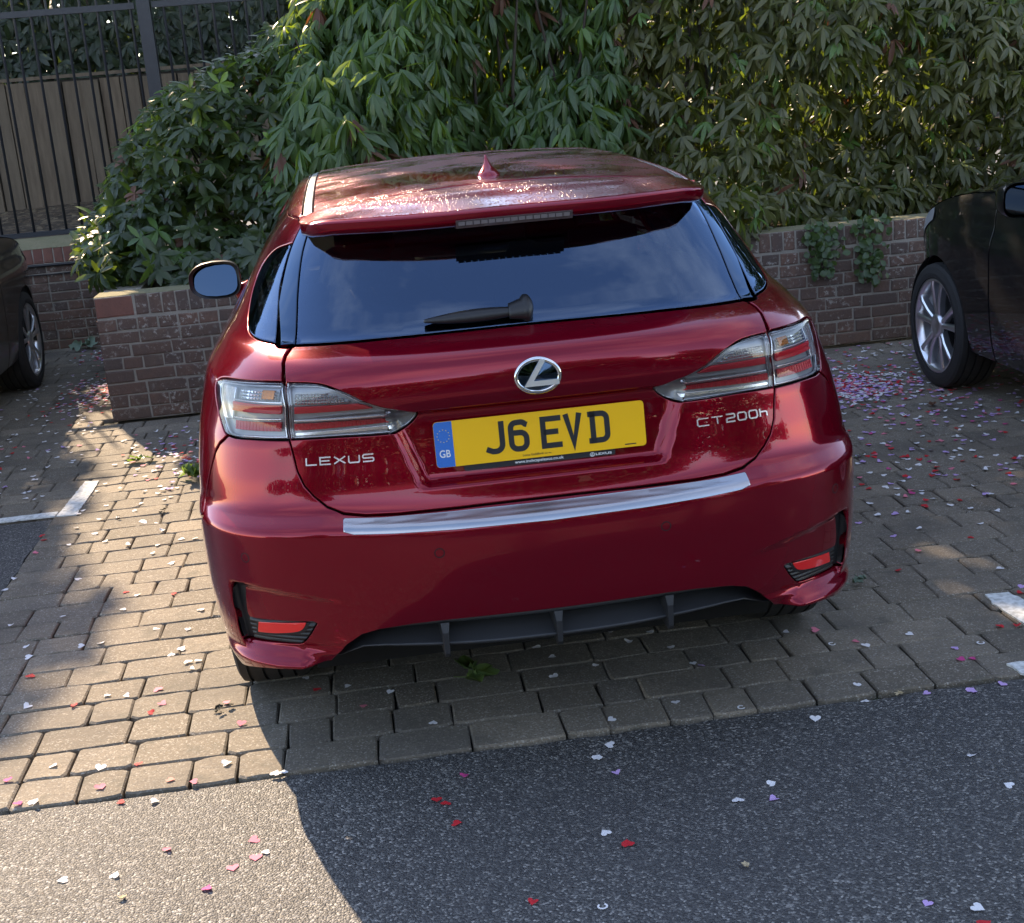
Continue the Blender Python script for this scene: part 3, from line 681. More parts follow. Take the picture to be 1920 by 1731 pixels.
HB = MB(); extrude2d(HB, [poly2d(rrect(.066, -.0145, .441, .02, .005))], onP, -.006, -.0042); hb = HB.build('plate_holder', M_PBLACK, PL)
m = MB(); V, F = fit_text('www.inchcapelexus.co.uk', .121, .0095, .012); extrude2d(m, [(V + [.191, -.0125], F)], onP, -.0042, -.0036)
m.build('holder_lettering', M_PWHITE, hb); m = MB()
V, F = fit_text('LEXUS', .040, .0055, .02); extrude2d(m, [(V + [.392, -.0115], F)], onP, -.0042, -.0036)
m.build('holder_lettering', M_PWHITE, hb); m = MB()
ring = [(.3835 + .0055 * math.cos(a), -.0088 + .0045 * math.sin(a)) for a in np.linspace(0, 2 * math.pi, 17)]; ring[-1] = ring[0]
extrude2d(m, stroke2d([ring, [(.385, -.005), (.381, -.0105), (.388, -.0105)]], .0013), onP, -.0042, -.0036); m.build('holder_emblem', M_PWHITE, hb)
# ---- rear wiper
W = empty('rear_wiper', (0, 0, 0), None, None); W.parent = car
def blade(u0, u1, zf, wf, hf, n=24):
    m = MB()
    for i in range(n + 1):
        k = i / n; u = u0 + (u1 - u0) * k; zc = zf(k); hw = wf(k); hh = hf(k)
        for a in np.linspace(0, 2 * math.pi, 11)[:-1]:
            m.v.append(tuple(onS(np.array(u), np.array(zc + hw * math.cos(a)), np.array(.012 + hh * math.sin(a)))))
    for i in range(n):
        for j in range(10): m.f.append((i * 10 + j, (i + 1) * 10 + j, (i + 1) * 10 + (j + 1) % 10, i * 10 + (j + 1) % 10))
    m.f.append(tuple(range(10))); m.f.append(tuple(n * 10 + q for q in range(10))[::-1]); return m
blade(-.288, -.03, lambda k: 1.106 + .003 * k, lambda k: .0022 + .0115 * math.sin(math.pi * (.02 + k * .80)) ** .8, lambda k: .003 + .010 * math.sin(math.pi * (.02 + k * .78))).build('blade', M_BLKPL, W, True, True)
blade(-.045, .012, lambda k: 1.110 + .004 * k, lambda k: .0165 + .009 * k, lambda k: .013 + .010 * k, 10).build('arm', M_BLKPL, W, True, True)
m = MB(); m.v = []; NP = 20
for r_, w_ in ((.034, .0), (.034, .018), (.028, .027), (.014, .032), (.0, .033)):
    for a in range(NP):
        th_ = 2 * math.pi * a / NP; m.v.append(tuple(onS(np.array(.006 + r_ * .62 * math.cos(th_)), np.array(1.116 + r_ * .78 * math.sin(th_)), np.array(w_))))
for i in range(4):
    for a in range(NP): m.f.append((i * NP + a, i * NP + (a + 1) % NP, (i + 1) * NP + (a + 1) % NP, (i + 1) * NP + a))
m.build('pivot_cap', M_BLKPL, W, True)
# ---- door mirrors
for s in (-1, 1):
    MI = empty('door_mirror', (0, 0, 0), None, None); MI.parent = car
    c = np.array([.995, 2.74, .972]); m = MB(); NB = 24
    prof = [(-.055, .985), (-.05, 1.0), (-.02, 1.0), (.03, .93), (.07, .72), (.095, .42), (.105, .05)]      # depth forward, scale
    def outl(a):
        x = .108 * math.copysign(abs(math.cos(a)) ** .6, math.cos(a)); z = .079 * math.copysign(abs(math.sin(a)) ** .62, math.sin(a))
        if x > 0 and z > 0: z *= 1 - .30 * (x / .108) ** 2        # top falls towards the outer end
        if x > 0 and z < 0: z *= 1 - .22 * (x / .108) ** 2
        return x, z
    for d, k in prof:
        for a in range(NB):
            x, z = outl(2 * math.pi * a / NB); m.v.append((s * (c[0] + x * k), c[1] + d, c[2] + z * k))
    for i in range(len(prof) - 1):
        for a in range(NB): m.f.append((i * NB + a, i * NB + (a + 1) % NB, (i + 1) * NB + (a + 1) % NB, (i + 1) * NB + a))
    m.f.append(tuple(6 * NB + a for a in range(NB))); m.build('mirror_shell', M_PAINT if False else M_BLKPL, MI, True, True)
    m = MB(); V = [(0, 0)] + [(outl(2 * math.pi * a / NB)[0] * .86, outl(2 * math.pi * a / NB)[1] * .84) for a in range(NB)]
    tl = .045 * -s
    m.add([(s * (c[0] + x), c[1] - .036 + (x * .10) + z * .26, c[2] + z) for x, z in V], [(0, a + 1, (a + 1) % NB + 1) for a in range(NB)]); m.build('mirror_glass', plain('mirror_glass', (.045, .072, .11), .02, 1.), MI)
    m = MB(); m.add([(s * (c[0] + x * q), c[1] - e, c[2] + z * q) for q, e in ((1., .05), (.85, .040)) for x, z in [outl(2 * math.pi * a / NB) for a in range(NB)]], [(a, (a + 1) % NB, NB + (a + 1) % NB, NB + a) for a in range(NB)]); m.build('mirror_bezel', M_BLKPL, MI, True)
    m = MB(); m.tube([(s * .83, 2.80, .925), (s * .875, 2.78, .915), (s * .925, 2.76, .905)], [.035, .03, .03], 10); m.build('mirror_foot', M_PAINT, MI, True)
# ---- wheels
def wheel_set(parent, xo, yc, zc, R, width, rim_r, s, spokes='split', names=True):
    """xo = outer face x, s = side (+1: outer face looks to +x)"""
    W = empty('wheel', (0, 0, 0), None, None); W.parent = parent; w = width
    prof = []
    def add(h, r): prof.append((h, r))
    add(-w * .90, rim_r); add(-w, rim_r + .02); add(-w * 1.0, R - .05); add(-w * .97, R - .02); add(-w * .93, R - .006)
    for k in range(4):
        g = -w * .93 + w * .86 * (k + .78) / 4.4
        add(g - .0045, R - .001); add(g - .0045, R - .009); add(g + .0045, R - .009); add(g + .0045, R - .001)
    add(-w * .07, R - .006); add(-w * .03, R - .02); add(0, R - .05); add(-.002, R - .075); add(.001, rim_r + .018); add(-.012, rim_r + .002); add(-.014, rim_r - .006)
    m = MB(); m.lathe([(h, r) for h, r in prof], 64); m.v = [(xo + s * x, yc + y, zc + z) for x, y, z in m.v]
    if s < 0: pass
    m.build('tyre', M_TYRE, W, False, True)
    m = MB(); m.lathe([(-.012, rim_r + .004), (-.006, rim_r), (-.010, rim_r - .012), (-.05, rim_r - .022), (-w * .8, rim_r - .03), (-w * .85, .06)], 56); m.v = [(xo + s * x, yc + y, zc + z) for x, y, z in m.v]; m.build('rim', M_RIM, W, True, True)
    m = MB(); m.lathe([(-.085, .0), (-.085, rim_r - .05), (-.11, rim_r - .045)], 32); m.v = [(xo + s * x, yc + y, zc + z) for x, y, z in m.v]; m.build('brake_disc', M_DARK, W, True)
    for k in range(5):
        a0 = 2 * math.pi * k / 5 + .32
        for q in (-1, 1):
            m = MB(); pts = [(.045, q * .16), (rim_r * .5, q * .20), (rim_r * .8, q * .225), (rim_r - .008, q * .235)]; wd = (.017, .0135, .015, .021); dp = (-.020, -.012, -.010, -.012)
            v = []
            for (r_, da), w_, d_ in zip(pts, wd, dp):
                a = a0 + da; e = np.array([math.cos(a), math.sin(a)]); nrm_ = np.array([-e[1], e[0]])
                for sg, dd in ((-1, -.006), (-.45, .0), (.45, .0), (1, -.006), (1, -.035), (-1, -.035)):
                    p = e * r_ + nrm_ * w_ * sg; v.append((xo + s * (d_ + dd), yc + p[0], zc + p[1]))
            m.add(v, [(i * 6 + j, i * 6 + (j + 1) % 6, (i + 1) * 6 + (j + 1) % 6, (i + 1) * 6 + j) for i in range(3) for j in range(6)]); m.build('spoke', M_RIM, W, False, True)
    m = MB(); m.lathe([(-.03, .062), (-.014, .058), (-.010, .035), (-.014, .030), (-.012, .0)], 24); m.v = [(xo + s * x, yc + y, zc + z) for x, y, z in m.v]; m.build('hub', M_RIM, W, True, True)
    return W
for yc in (ARC_Y, 3.385):
    for s in (1, -1): wheel_set(car, s * .872, yc, .3165, .3165, .215, .222, s)
# ---- underbody, cabin
m = MB(); m.box((-.62, .30, .20), (.62, 4.0, .24)); m.box((-.60, .12, .31), (.60, .5, .33)); m.box((-.62, 1.25, .24), (.62, 3.0, .42)); m.box((-.55, 4.0, .24), (.55, 4.1, .9))
for s in (-1, 1):
    for yc in (ARC_Y, 3.385):
        m.lathe([(0, .35), (.24, .35), (.25, .02)], 24, c=(s * .62 - (.24 if s < 0 else 0), yc, .315), a0=-.2, a1=math.pi + .2)
m.build('underbody', M_DARK, car)
m = MB(); m.box((-.66, .55, .62), (.66, 1.15, .66)); m.box((-.70, .9, .30), (.70, 3.1, .40)); m.build('cabin_floor', M_DARK, car)
def seat(xc, y0, wd, hr):
    m = MB(); m.tube([(xc, y0, .55), (xc, y0 - .06, .95), (xc, y0 - .09, 1.06)], [wd * .5, wd * .48, wd * .36], 10); m.v = [(x, y0 - .05 + (y - y0 + .05) * .45, z) for x, y, z in m.v]
    se = m.build('seat', M_SEAT, car, True)
    for h in hr:
        m = MB(); m.tube([(h, y0 - .10, 1.075), (h, y0 - .10, 1.10), (h, y0 - .10, 1.19), (h, y0 - .10, 1.21)], [.07, .115, .115, .07], 12); m.v = [(x, y0 - .10 + (y - y0 + .10) * .4, z) for x, y, z in m.v]; m.build('headrest', M_SEAT, se, True)
seat(-.36, 1.35, .62, (-.40,)); seat(.36, 1.35, .62, (.40,)); seat(-.36, 2.15, .50, (-.36,)); seat(.36, 2.15, .50, (.36,))
m = MB(); m.box((-.68, 2.9, .45), (.68, 3.25, .95)); m.build('dashboard', M_SEAT, car)
m = MB(); m.box((-.12, 2.58, 1.255), (.12, 2.60, 1.315)); m.tube([(0, 2.6, 1.30), (0, 2.66, 1.355)], .012, 6); m.build('rear_view_mirror', M_BLKPL, car)
m = MB(); N = len(m.v); gx = np.linspace(-.5, .5, 7); gy = np.linspace(.75, 2.3, 6)
m.add([(x, y, float(fzc(np.array(y))) - .045 - .03 * x * x) for y in gy for x in gx], [(j * 7 + i, (j + 1) * 7 + i, (j + 1) * 7 + i + 1, j * 7 + i + 1) for j in range(5) for i in range(6)]); m.build('headlining', M_HEADLINE, car, True)
# windscreen, bonnet, nose
m = MB(); q = []
for k in np.linspace(0, 1, 8):
    y = 2.32 + .80 * k; z = 1.415 - .40 * k - .05 * k * k; hw = .50 + .20 * k
    q.append([(x * hw, y - .0 - .10 * k * x * x, z - .02 * x * x) for x in np.linspace(-1, 1, 9)])
m.add([p for r in q for p in r], [(i * 9 + j, i * 9 + j + 1, (i + 1) * 9 + j + 1, (i + 1) * 9 + j) for i in range(7) for j in range(8)]); m.build('windscreen', M_CLEAR, car, True)
m = MB(); q = []
for k in np.linspace(0, 1, 10):
    y = 3.08 + 1.05 * k; z = .985 - .12 * k - .16 * k ** 3; hw = .74 + .10 * math.sin(k * 2.2) - .05 * k
    q.append([(x * hw, y + .1 * k * (1 - x * x), z + .02 - .03 * x * x) for x in np.linspace(-1, 1, 11)])
for zf in (.70, .55, .40, .25):
    q.append([(x * .80, 4.13 + .14 * (1 - x * x), zf) for x in np.linspace(-1, 1, 11)])
m.add([p for r in q for p in r], [(i * 11 + j, i * 11 + j + 1, (i + 1) * 11 + j + 1, (i + 1) * 11 + j) for i in range(13) for j in range(10)]); m.build('bonnet', M_PAINT, car, True)
# outer A pillars
for s in (1, -1):
    m = MB(); m.tube([(s * .545, 2.36, 1.352), (s * .60, 2.62, 1.25), (s * .71, 3.10, 1.0)], [.018, .03, .05], 8); m.build('pillar', M_PAINT, car, True)
# ------------------------------------------------------------------ ground, road, paving
def cam_px(p):
    d = Vector(p) - CP; z = d.dot(fw); return (960 + 2504.34 * d.dot(r2) / z, 865.5 - 2504.34 * d.dot(u2) / z, z)
t = NT('asphalt')
P = t.pos(); st = t.vor(P, 190., 'Color'); sd = t.vor(P, 190., 'Distance'); st2 = t.vor(P, 380., 'Color')
v = t.node('ShaderNodeSeparateColor', {0: st}).outputs[0]; v2 = t.node('ShaderNodeSeparateColor', {0: st2}).outputs[1]
c = t.ramp(v, [(0, (.018, .018, .018)), (.45, (.046, .045, .044)), (.75, (.088, .085, .081)), (.92, (.19, .185, .172)), (1, (.38, .36, .33))])
c = t.mix(t.math('MULTIPLY', v2, .35), c, (.075, .074, .073))
c = t.mix(t.ramp(t.noise(P, 1.1, 5, .6), [(.40, (0, 0, 0)), (.62, (.4, .4, .4))]), c, (.045, .046, .048))
hgt = t.math('ADD', t.math('MULTIPLY', v, .9), t.math('MULTIPLY', sd, -1.2))
t.set(Base_Color=c, Roughness=t.node('ShaderNodeMapRange', {'Value': v2, 'To Min': .45, 'To Max': .8}).outputs[0], Normal=t.bump(hgt, .0034, .75, t.bump(t.noise(P, 9., 4), .004, .5))); M_ASPH = t.m
t = NT('bed_sand'); P = t.pos(); t.set(Base_Color=t.mix(t.ramp(t.noise(P, 6., 5), [(.50, (0, 0, 0)), (.66, (1, 1, 1))]), (.020, .018, .015), (.022, .030, .010)), Roughness=.95, Normal=t.bump(t.noise(P, 140., 3), .006, .8)); M_BED = t.m
t = NT('far_ground'); P = t.pos(); t.set(Base_Color=t.mix(t.noise(P, .4, 6), (.05, .05, .045), (.09, .085, .08)), Roughness=.95); M_FARG = t.m
def sheet(name, x0, y0, x1, y1, z, mat):
    o = mesh_obj(name, [(x0, y0, z), (x1, y0, z), (x1, y1, z), (x0, y1, z)], [(0, 1, 2, 3)], mat, None, False); return tag(o, kind='structure')
sheet('ground', -400, -400, 400, 400, -.075, M_FARG)
PAV_Y = .122
# asphalt edges run ragged along the setts
rr = random.Random(3); pe = [(x, PAV_Y - .012 + rr.uniform(-.006, .008)) for x in np.arange(-8, 8.01, .07)]
me = [(-30, -40, -.008), (30, -40, -.008)] + [(30, PAV_Y, -.008)] + [(x, y, -.008) for x, y in pe[::-1]] + [(-30, PAV_Y, -.008)]
tag(mesh_obj('road', me, [tuple(range(len(me)))], M_ASPH, None, False), kind='structure')
le = [(-1.838 + rr.uniform(-.008, .008), y) for y in np.arange(PAV_Y, 2.741, .06)]
me = [(-6.5, PAV_Y, -.006), (-1.84, PAV_Y, -.006)] + [(x, y, -.006) for x, y in le[1:]] + [(-1.84, 2.75, -.006), (-6.5, 2.75, -.006)]
tag(mesh_obj('bay_asphalt', me, [tuple(range(len(me)))], M_ASPH, None, False), kind='structure')
sheet('bed', -6.5, PAV_Y - .004, 6.5, 7.6, -.020, M_BED)
t = NT('sett_concrete'); P = t.pos(); rnd_f = t.math('FRACT', t.math('ADD', t.rand(), t.node('ShaderNodeAttribute', attribute_name='tone').outputs['Fac']))
c = t.ramp(rnd_f, [(0, (.125, .103, .076)), (.35, (.180, .149, .110)), (.7, (.150, .127, .098)), (1, (.215, .176, .129))])
sp = t.node('ShaderNodeSeparateColor', {0: t.vor(P, 260., 'Color')}).outputs[0]
c = t.mix(t.ramp(sp, [(.80, (0, 0, 0)), (.98, (.75, .75, .75))]), c, (.36, .33, .28)); c = t.mix(t.ramp(sp, [(.0, (.55, .55, .55)), (.22, (0, 0, 0))]), c, (.060, .054, .046))
c = t.mix(t.ramp(t.noise(P, 2.4, 6, .65), [(.46, (0, 0, 0)), (.68, (.7, .7, .7))]), c, (.080, .070, .058))
c = t.mix(t.ramp(t.noise(P, 11., 5, .6), [(.56, (0, 0, 0)), (.70, (.5, .5, .5))]), c, (.07, .066, .050))
t.set(Base_Color=c, Roughness=.86, Normal=t.bump(sp, .0022, .7, t.bump(t.noise(P, 45., 4), .006, .5))); M_SETT = t.m
def sett_mesh(w, d, seed, h=.05):
    r = random.Random(seed); x, y = w / 2 - .0012, d / 2 - .0014; ch = [r.uniform(.005, .022) for _ in range(4)]; ch2 = [r.uniform(.004, .015) for _ in range(4)]; j = lambda: r.uniform(-.0030, .0030)
    O = [(-x + ch[0], -y), (0, -y + j()), (x - ch[1], -y), (x, -y + ch2[1]), (x, y - ch2[2]), (x - ch[2], y), (0, y + j()), (-x + ch[3], y), (-x, y - ch2[3]), (-x, -y + ch2[0])]
    O = [(a + j(), b + j()) for a, b in O]; n = len(O)
    k = [r.uniform(.003, .0065) for _ in range(n)]
    I = [(a * (1 - k[i] / (w / 2)), b * (1 - k[i] / (d / 2))) for i, (a, b) in enumerate(O)]
    V = [(a, b, -h) for a, b in O] + [(a, b, -.0045) for a, b in O] + [(a, b, r.uniform(-.0008, .0008)) for a, b in I]
    F = [(q * n + i, q * n + (i + 1) % n, (q + 1) * n + (i + 1) % n, (q + 1) * n + i) for q in range(2) for i in range(n)] + [tuple(2 * n + i for i in range(n))]
    return V, F
RW = .1475; WID = (.118, .164, .245)
SM = {}
for w in WID:
    for q in range(6):
        V, F = sett_mesh(w, RW, q * 7 + int(w * 1000)); me = bpy.data.meshes.new('sett'); me.from_pydata(V, [], F); me.shade_smooth(); me.set_sharp_from_angle(angle=math.radians(24)); me.materials.append(M_SETT); SM[(w, q)] = (me, V, F)
slots = []; r5 = random.Random(11)
n_rows = int((7.55 - PAV_Y) / RW)
for j in range(n_rows):
    y = PAV_Y + RW * (j + .5); x = (-1.836 if y < 2.75 else -6.4 + r5.uniform(0, .2)); xe = 5.6
    if y > 4.60: xe = -1.88
    while x < xe:
        w = r5.choices(WID, (.20, .44, .36))[0]; xc = x + w / 2; x += w + r5.uniform(.0, .004)
        if xc > xe - w * .3: break
        slots.append((xc, y + .004 * math.sin(xc * 1.3 + j), w))
paving = tag(mesh_obj('paving', [(-.01, 0, -.019), (.01, 0, -.019), (0, .01, -.019)], [(0, 1, 2)], M_BED, None, False), kind='structure'); paving.location = (0, .3, 0)
def vis(xc, y):
    a = cam_px((xc, y, 0)); return -10 < a[0] < 1930 and -10 < a[1] < 1741 and not (-.80 < xc < .82 and .85 < y < 4.2) and not (xc < -2.3 and y > 3) and not (xc > 2.3 and y > 2.6)
slots.sort(key=lambda s: (0 if vis(s[0], s[1]) else 1, cam_px((s[0], s[1], 0))[2] / s[2] ** .3))
rest = MB(); tones = []
for i, (xc, y, w) in enumerate(slots):
    me, V, F = SM[(w, r5.randrange(6))]; rz = r5.uniform(-.012, .012) + (math.pi if r5.random() < .5 else 0); z = r5.uniform(-.002, .0015); tx, ty = r5.uniform(-.010, .010), r5.uniform(-.010, .010)
    if i < 298:
        o = bpy.data.objects.new('sett', me); COL.objects.link(o); o.parent = paving; o.location = (xc, y - .3, z); o.rotation_euler = (tx, ty, rz)
    else:
        c, s = math.cos(rz), math.sin(rz); rest.add([(xc + a * c - b * s, y - .3 + a * s + b * c, z + q + b * tx - a * ty) for a, b, q in V], F); tones += [r5.random()] * len(F)
o = rest.build('setts', M_SETT, paving, True); o.data.set_sharp_from_angle(angle=math.radians(24)); tag(o, kind='stuff')
at = o.data.attributes.new('tone', 'FLOAT', 'FACE'); at.data.foreach_set('value', tones)
# ---- painted bay lines
t = NT('road_paint'); P = t.pos(); t.set(Base_Color=t.mix(t.ramp(t.noise(P, 60., 4), [(.35, (0, 0, 0)), (.6, (1, 1, 1))]), (.40, .41, .39), (.66, .68, .66)), Roughness=.7, Normal=t.bump(t.noise(P, 90., 3), .002, .6)); M_LINE = t.m
def line(name, pts, lab, z=.0045, grp=None):
    r = random.Random(len(name) + int(abs(pts[0][0]) * 100)); Q = resample(pts, .03); Q = [(a + r.uniform(-.003, .003), b + r.uniform(-.003, .003)) for a, b in Q]; n = len(Q)
    V = [(a, b, z) for a, b in Q] + [(a, b, z - .006) for a, b in Q]
    o = mesh_obj(name, V, [tuple(range(n))] + [(i, i + n, (i + 1) % n + n, (i + 1) % n) for i in range(n)], M_LINE, None, False); return tag(o, lab, 'bay marking', grp)
line('bay_line', [(-1.822, 2.765), (-1.735, 2.755), (-1.728, 3.30), (-1.80, 3.315)], 'short white painted bay line beside the sunlit setts, left of the red car', grp='painted bay lines')
line('bay_line', [(-4.9, 2.755), (-1.83, 2.772), (-1.83, 2.835), (-4.9, 2.83)], 'thin white painted line along the top of the left asphalt bay', grp='painted bay lines')
line('bay_line', [(1.436, .43), (1.46, .40), (1.53, .385), (1.525, .60), (1.508, .668), (1.435, .675), (1.425, .60)], 'broken white painted bay dash on the setts right of the red bumper', grp='painted bay lines')
line('bay_line', [(1.262, .19), (1.272, .120), (1.30, .098), (1.42, .092), (1.42, .172), (1.30, .190)], 'small worn white paint patch at the edge of the asphalt', grp='painted bay lines')
# ------------------------------------------------------------------ brick walls
t = NT('brick'); P = t.pos(); rf = t.math('FRACT', t.math('ADD', t.rand(), t.node('ShaderNodeAttribute', attribute_name='tone').outputs['Fac']))
c = t.ramp(rf, [(0, (.130, .074, .052)), (.3, (.175, .090, .060)), (.55, (.090, .060, .048)), (.8, (.215, .105, .068)), (1, (.140, .094, .068))])
c = t.mix(t.noise(P, 18., 4), c, (.075, .056, .050)); lime = t.noise(P, 38., 7, .75); zone = t.noise(P, 3.4, 3)
lm = t.math('MULTIPLY', t.ramp(lime, [(.55, (0, 0, 0)), (.60, (1, 1, 1))]), t.ramp(zone, [(.40, (0, 0, 0)), (.58, (1, 1, 1))]))
c = t.mix(t.math('MULTIPLY', lm, .62), c, (.46, .43, .38)); t.set(Base_Color=c, Roughness=.88, Normal=t.bump(t.noise(P, 70., 4), .004, .7)); M_BRICK = t.m
t = NT('brick_warm'); P = t.pos(); c = t.ramp(t.rand(), [(0, (.20, .072, .055)), (1, (.25, .10, .070))]); c = t.mix(t.noise(P, 18., 4), c, (.12, .058, .046)); t.set(Base_Color=c, Roughness=.88, Normal=t.bump(t.noise(P, 70., 4), .004, .7)); M_BRICKW = t.m
t = NT('mortar'); P = t.pos(); t.set(Base_Color=t.mix(t.noise(P, 14., 5), (.18, .158, .13), (.36, .32, .27)), Roughness=.95, Normal=t.bump(t.noise(P, 120., 3), .004, .8)); M_MORT = t.m
t = NT('lichen_mortar'); P = t.pos(); t.set(Base_Color=t.mix(t.noise(P, 7., 5), (.26, .21, .13), (.12, .13, .06)), Roughness=.95, Normal=t.bump(t.noise(P, 60., 4), .01, .8)); M_LICH = t.m
BM = {}
def brick_mesh(w, h, d, seed, mat):
    r = random.Random(seed); j = lambda q=.0034: r.uniform(-q, q); x, z = w / 2, h / 2; b = .004
    back = [(-x, 0, -z), (x, 0, -z), (x, 0, z), (-x, 0, z)]; mid = [(a + j(), -d + .003, c + j()) for a, _, c in back]
    fr = [(a - math.copysign(b + r.uniform(0, .003), a), -d + j(.0008), c - math.copysign(b + r.uniform(0, .003), c)) for a, _, c in back]
    V = back + mid + fr; F = [(i + 4 * q, (i + 1) % 4 + 4 * q, (i + 1) % 4 + 4 * q + 4, i + 4 * q + 4) for q in range(2) for i in range(4)] + [(8, 9, 10, 11)]
    me = bpy.data.meshes.new('brick'); me.from_pydata(V, [], F); me.materials.append(mat); return me, V, F
def brick(w, h, d, q, mat):
    k = (round(w, 3), round(h, 3), d, q, mat.name)
    if k not in BM: BM[k] = brick_mesh(w, h, d, q * 13 + int(w * 997), mat)
    return BM[k]
def brick_wall(name, label, x0, x1, yf, ztop, courses, z0, seed, limit, inview, warm_coping=False, bond=0.):
    """front face at y = yf, facing -y; coping of bricks on edge"""
    W = empty(name, ((x0 + x1) / 2, yf, z0), label, 'brick wall'); ox, oy, oz = W.location; r = random.Random(seed); ch = .073; pr = .0025
    m = MB(); m.box((x0 + .004 - ox, pr, 0), (x1 - ox, .22, ztop - z0 - .004)); m.build('mortar', M_MORT, W)
    L = []
    for c in range(courses):
        x = x0 - (0 if c % 2 == 0 else .056); z = z0 + ch * (c + .5); first = True
        hd = (c % 3 == 1)
        while x < x1:
            w = .215 if not hd else .1025
            if r.random() < .08: w = .1025
            if x < x0: w = w - (x0 - x) if w - (x0 - x) > .05 else w; x = x0
            w = min(w, x1 - x)
            if w > .035: L.append((x + w / 2, z, w, .0635, pr + .003, M_BRICK))
            x += w + .0105
    x = x0
    if name == 'planter_wall': L.append((x + .1075, ztop - .0585, .205, .108, .006, M_BRICKW)); x += .226
    while x < x1:
        w = min(.0655, x1 - x); 
        if w > .03: L.append((x + w / 2, ztop - .0585, w, .110, pr + .004, M_BRICKW if warm_coping else M_BRICK))
        x += w + .0095
    L.sort(key=lambda b: 0 if inview(b[0], b[1]) else 1); rs = {}
    for i, (x, z, w, h, d, mat) in enumerate(L):
        me, V, F = brick(w, h, .018, r.randrange(5), mat); dx, dy, dz = x - ox, .018 - .003 + r.uniform(-.002, .002), z - oz
        if i < limit:
            o = bpy.data.objects.new('brick', me); COL.objects.link(o); o.parent = W; o.location = (dx, dy, dz + r.uniform(-.0022, .0022)); o.rotation_euler = (0, r.uniform(-.014, .014), r.uniform(-.006, .006))
        else:
            g = rs.setdefault(mat.name, (MB(), [], mat)); g[0].add([(a + dx, b + dy, q + dz) for a, b, q in V], F); g[1].extend([r.random()] * len(F))
    for g, tn, mat in rs.values():
        o = g.build('bricks', mat, W); tag(o, kind='stuff'); at = o.data.attributes.new('tone', 'FLOAT', 'FACE'); at.data.foreach_set('value', tn)
    return W
WY = 4.615
pw = brick_wall('planter_wall', 'low weathered brick planter wall running behind the red car under the bushes', -1.872, 4.6, WY, .712, 8, .0, 5, 290, lambda x, z: (x < -.80) or (1.30 < x < 3.3))
ox, oy, oz = pw.location
m = MB(); m.box((-1.872 - ox, .016, .695), (4.6 - ox, .225, .711)); m.build('coping_bed', M_LICH, pw)
m = MB(); m.box((-1.872 - ox, .22, 0), (-1.66 - ox, 2.9, .70)); m.build('return_wall', M_MORT, pw)
bw = brick_wall('back_wall', 'dark brick wall with reddish brick on edge coping under the railings, beyond the parked cars', -5.2, -1.86, 7.46, .775, 9, .0, 8, 200, lambda x, z: x > -3.05, True)
ox, oy, oz = bw.location
m = MB(); m.add([(-5.2 - ox, -.004, .772), (-1.86 - ox, -.004, .772), (-1.86 - ox, .30, .835), (-5.2 - ox, .30, .835), (-5.2 - ox, .30, .3), (-1.86 - ox, .30, .3)], [(0, 1, 2, 3), (3, 2, 5, 4)]); m.build('coping_bed', M_LICH, bw)
m = MB(); m.tube([(-5.0, 7.435, .640), (-4, 7.437, .632), (-3.0, 7.436, .648), (-2.5, 7.437, .645), (-2.2, 7.436, .655), (-1.9, 7.436, .650)], .011, 8); tag(m.build('black_hose', M_BLKPL, None, True), 'black hose clipped along the dark brick wall below its coping', 'hose')
m = MB(); m.tube([(-3.0, 7.440, .585), (-2.7, 7.440, .575), (-2.4, 7.440, .582), (-2.2, 7.44, .562), (-2.05, 7.44, .55)], .005, 6); tag(m.build('thin_cable', M_BLKPL, None, True), 'thin dark cable sagging on the brick wall under the hose', 'cable')
# ------------------------------------------------------------------ railings, boards, soil
t = NT('painted_iron'); P = t.pos(); t.set(Base_Color=t.mix(t.noise(P, 20., 4), (.018, .020, .026), (.034, .036, .042)), Roughness=.38, Metallic=.2, Normal=t.bump(t.noise(P, 60., 2), .002, .3)); M_IRON = t.m
FY = 7.80
def railing(name, label, x0, x1, post, grp='iron railings on the back wall'):
    R_ = empty(name, ((x0 + x1) / 2, FY, .84), label, 'railing', grp); ox = (x0 + x1) / 2
    for z, h in ((.862 - .84, .022), (2.475 - .84, .028)):
        m = MB(); m.box((x0 - ox, -.022, z - h), (x1 - ox, .022, z + h * .6)); m.build('rail', M_IRON, R_)
    k = math.ceil((x0 + 2.715) / .1218); me = None
    while -2.715 + .1218 * k < x1 - .03:
        x = -2.715 + .1218 * k; k += 1
        if me is None:
            m = MB(); m.tube([(0, 0, .03), (0, 0, 1.98), (0, 0, 2.10)], [.0105, .0105, .002], 8); o = m.build('bar', M_IRON, R_, True); me = o.data
        else: o = bpy.data.objects.new('bar', me); COL.objects.link(o); o.parent = R_
        o.location = (x - ox, 0, 0)
    if post is not None:
        m = MB(); m.box((post - ox - .048, -.05, -.02), (post - ox + .048, .05, 2.3)); m.build('post', M_IRON, R_)
railing('iron_railing', 'black iron railing left of its thick post, in front of the brown boards', -5.2, -1.83, -1.762)
railing('iron_railing', 'black iron railing right of its thick post, half hidden by the bushes', -1.70, 4.6, None)
t = NT('weathered_board'); P = t.pos((1, 1, .12)); c = t.ramp(t.noise(P, 26., 5, .6), [(.3, (.095, .066, .045)), (.7, (.17, .125, .086))]); c = t.mix(t.math('MULTIPLY', t.rand(), .6), c, (.12, .095, .068)); t.set(Base_Color=c, Roughness=.9, Normal=t.bump(t.noise(P, 60., 3), .004, .6)); M_BOARD = t.m
M_GAPDARK = plain('dark_gap_sheet', (.03, .024, .018), .9)
bf = empty('board_fence', (-3, 10.0, .9), 'brown vertical board fence seen through the iron railing', 'fence'); r = random.Random(4); x = -7.2; bme = {}
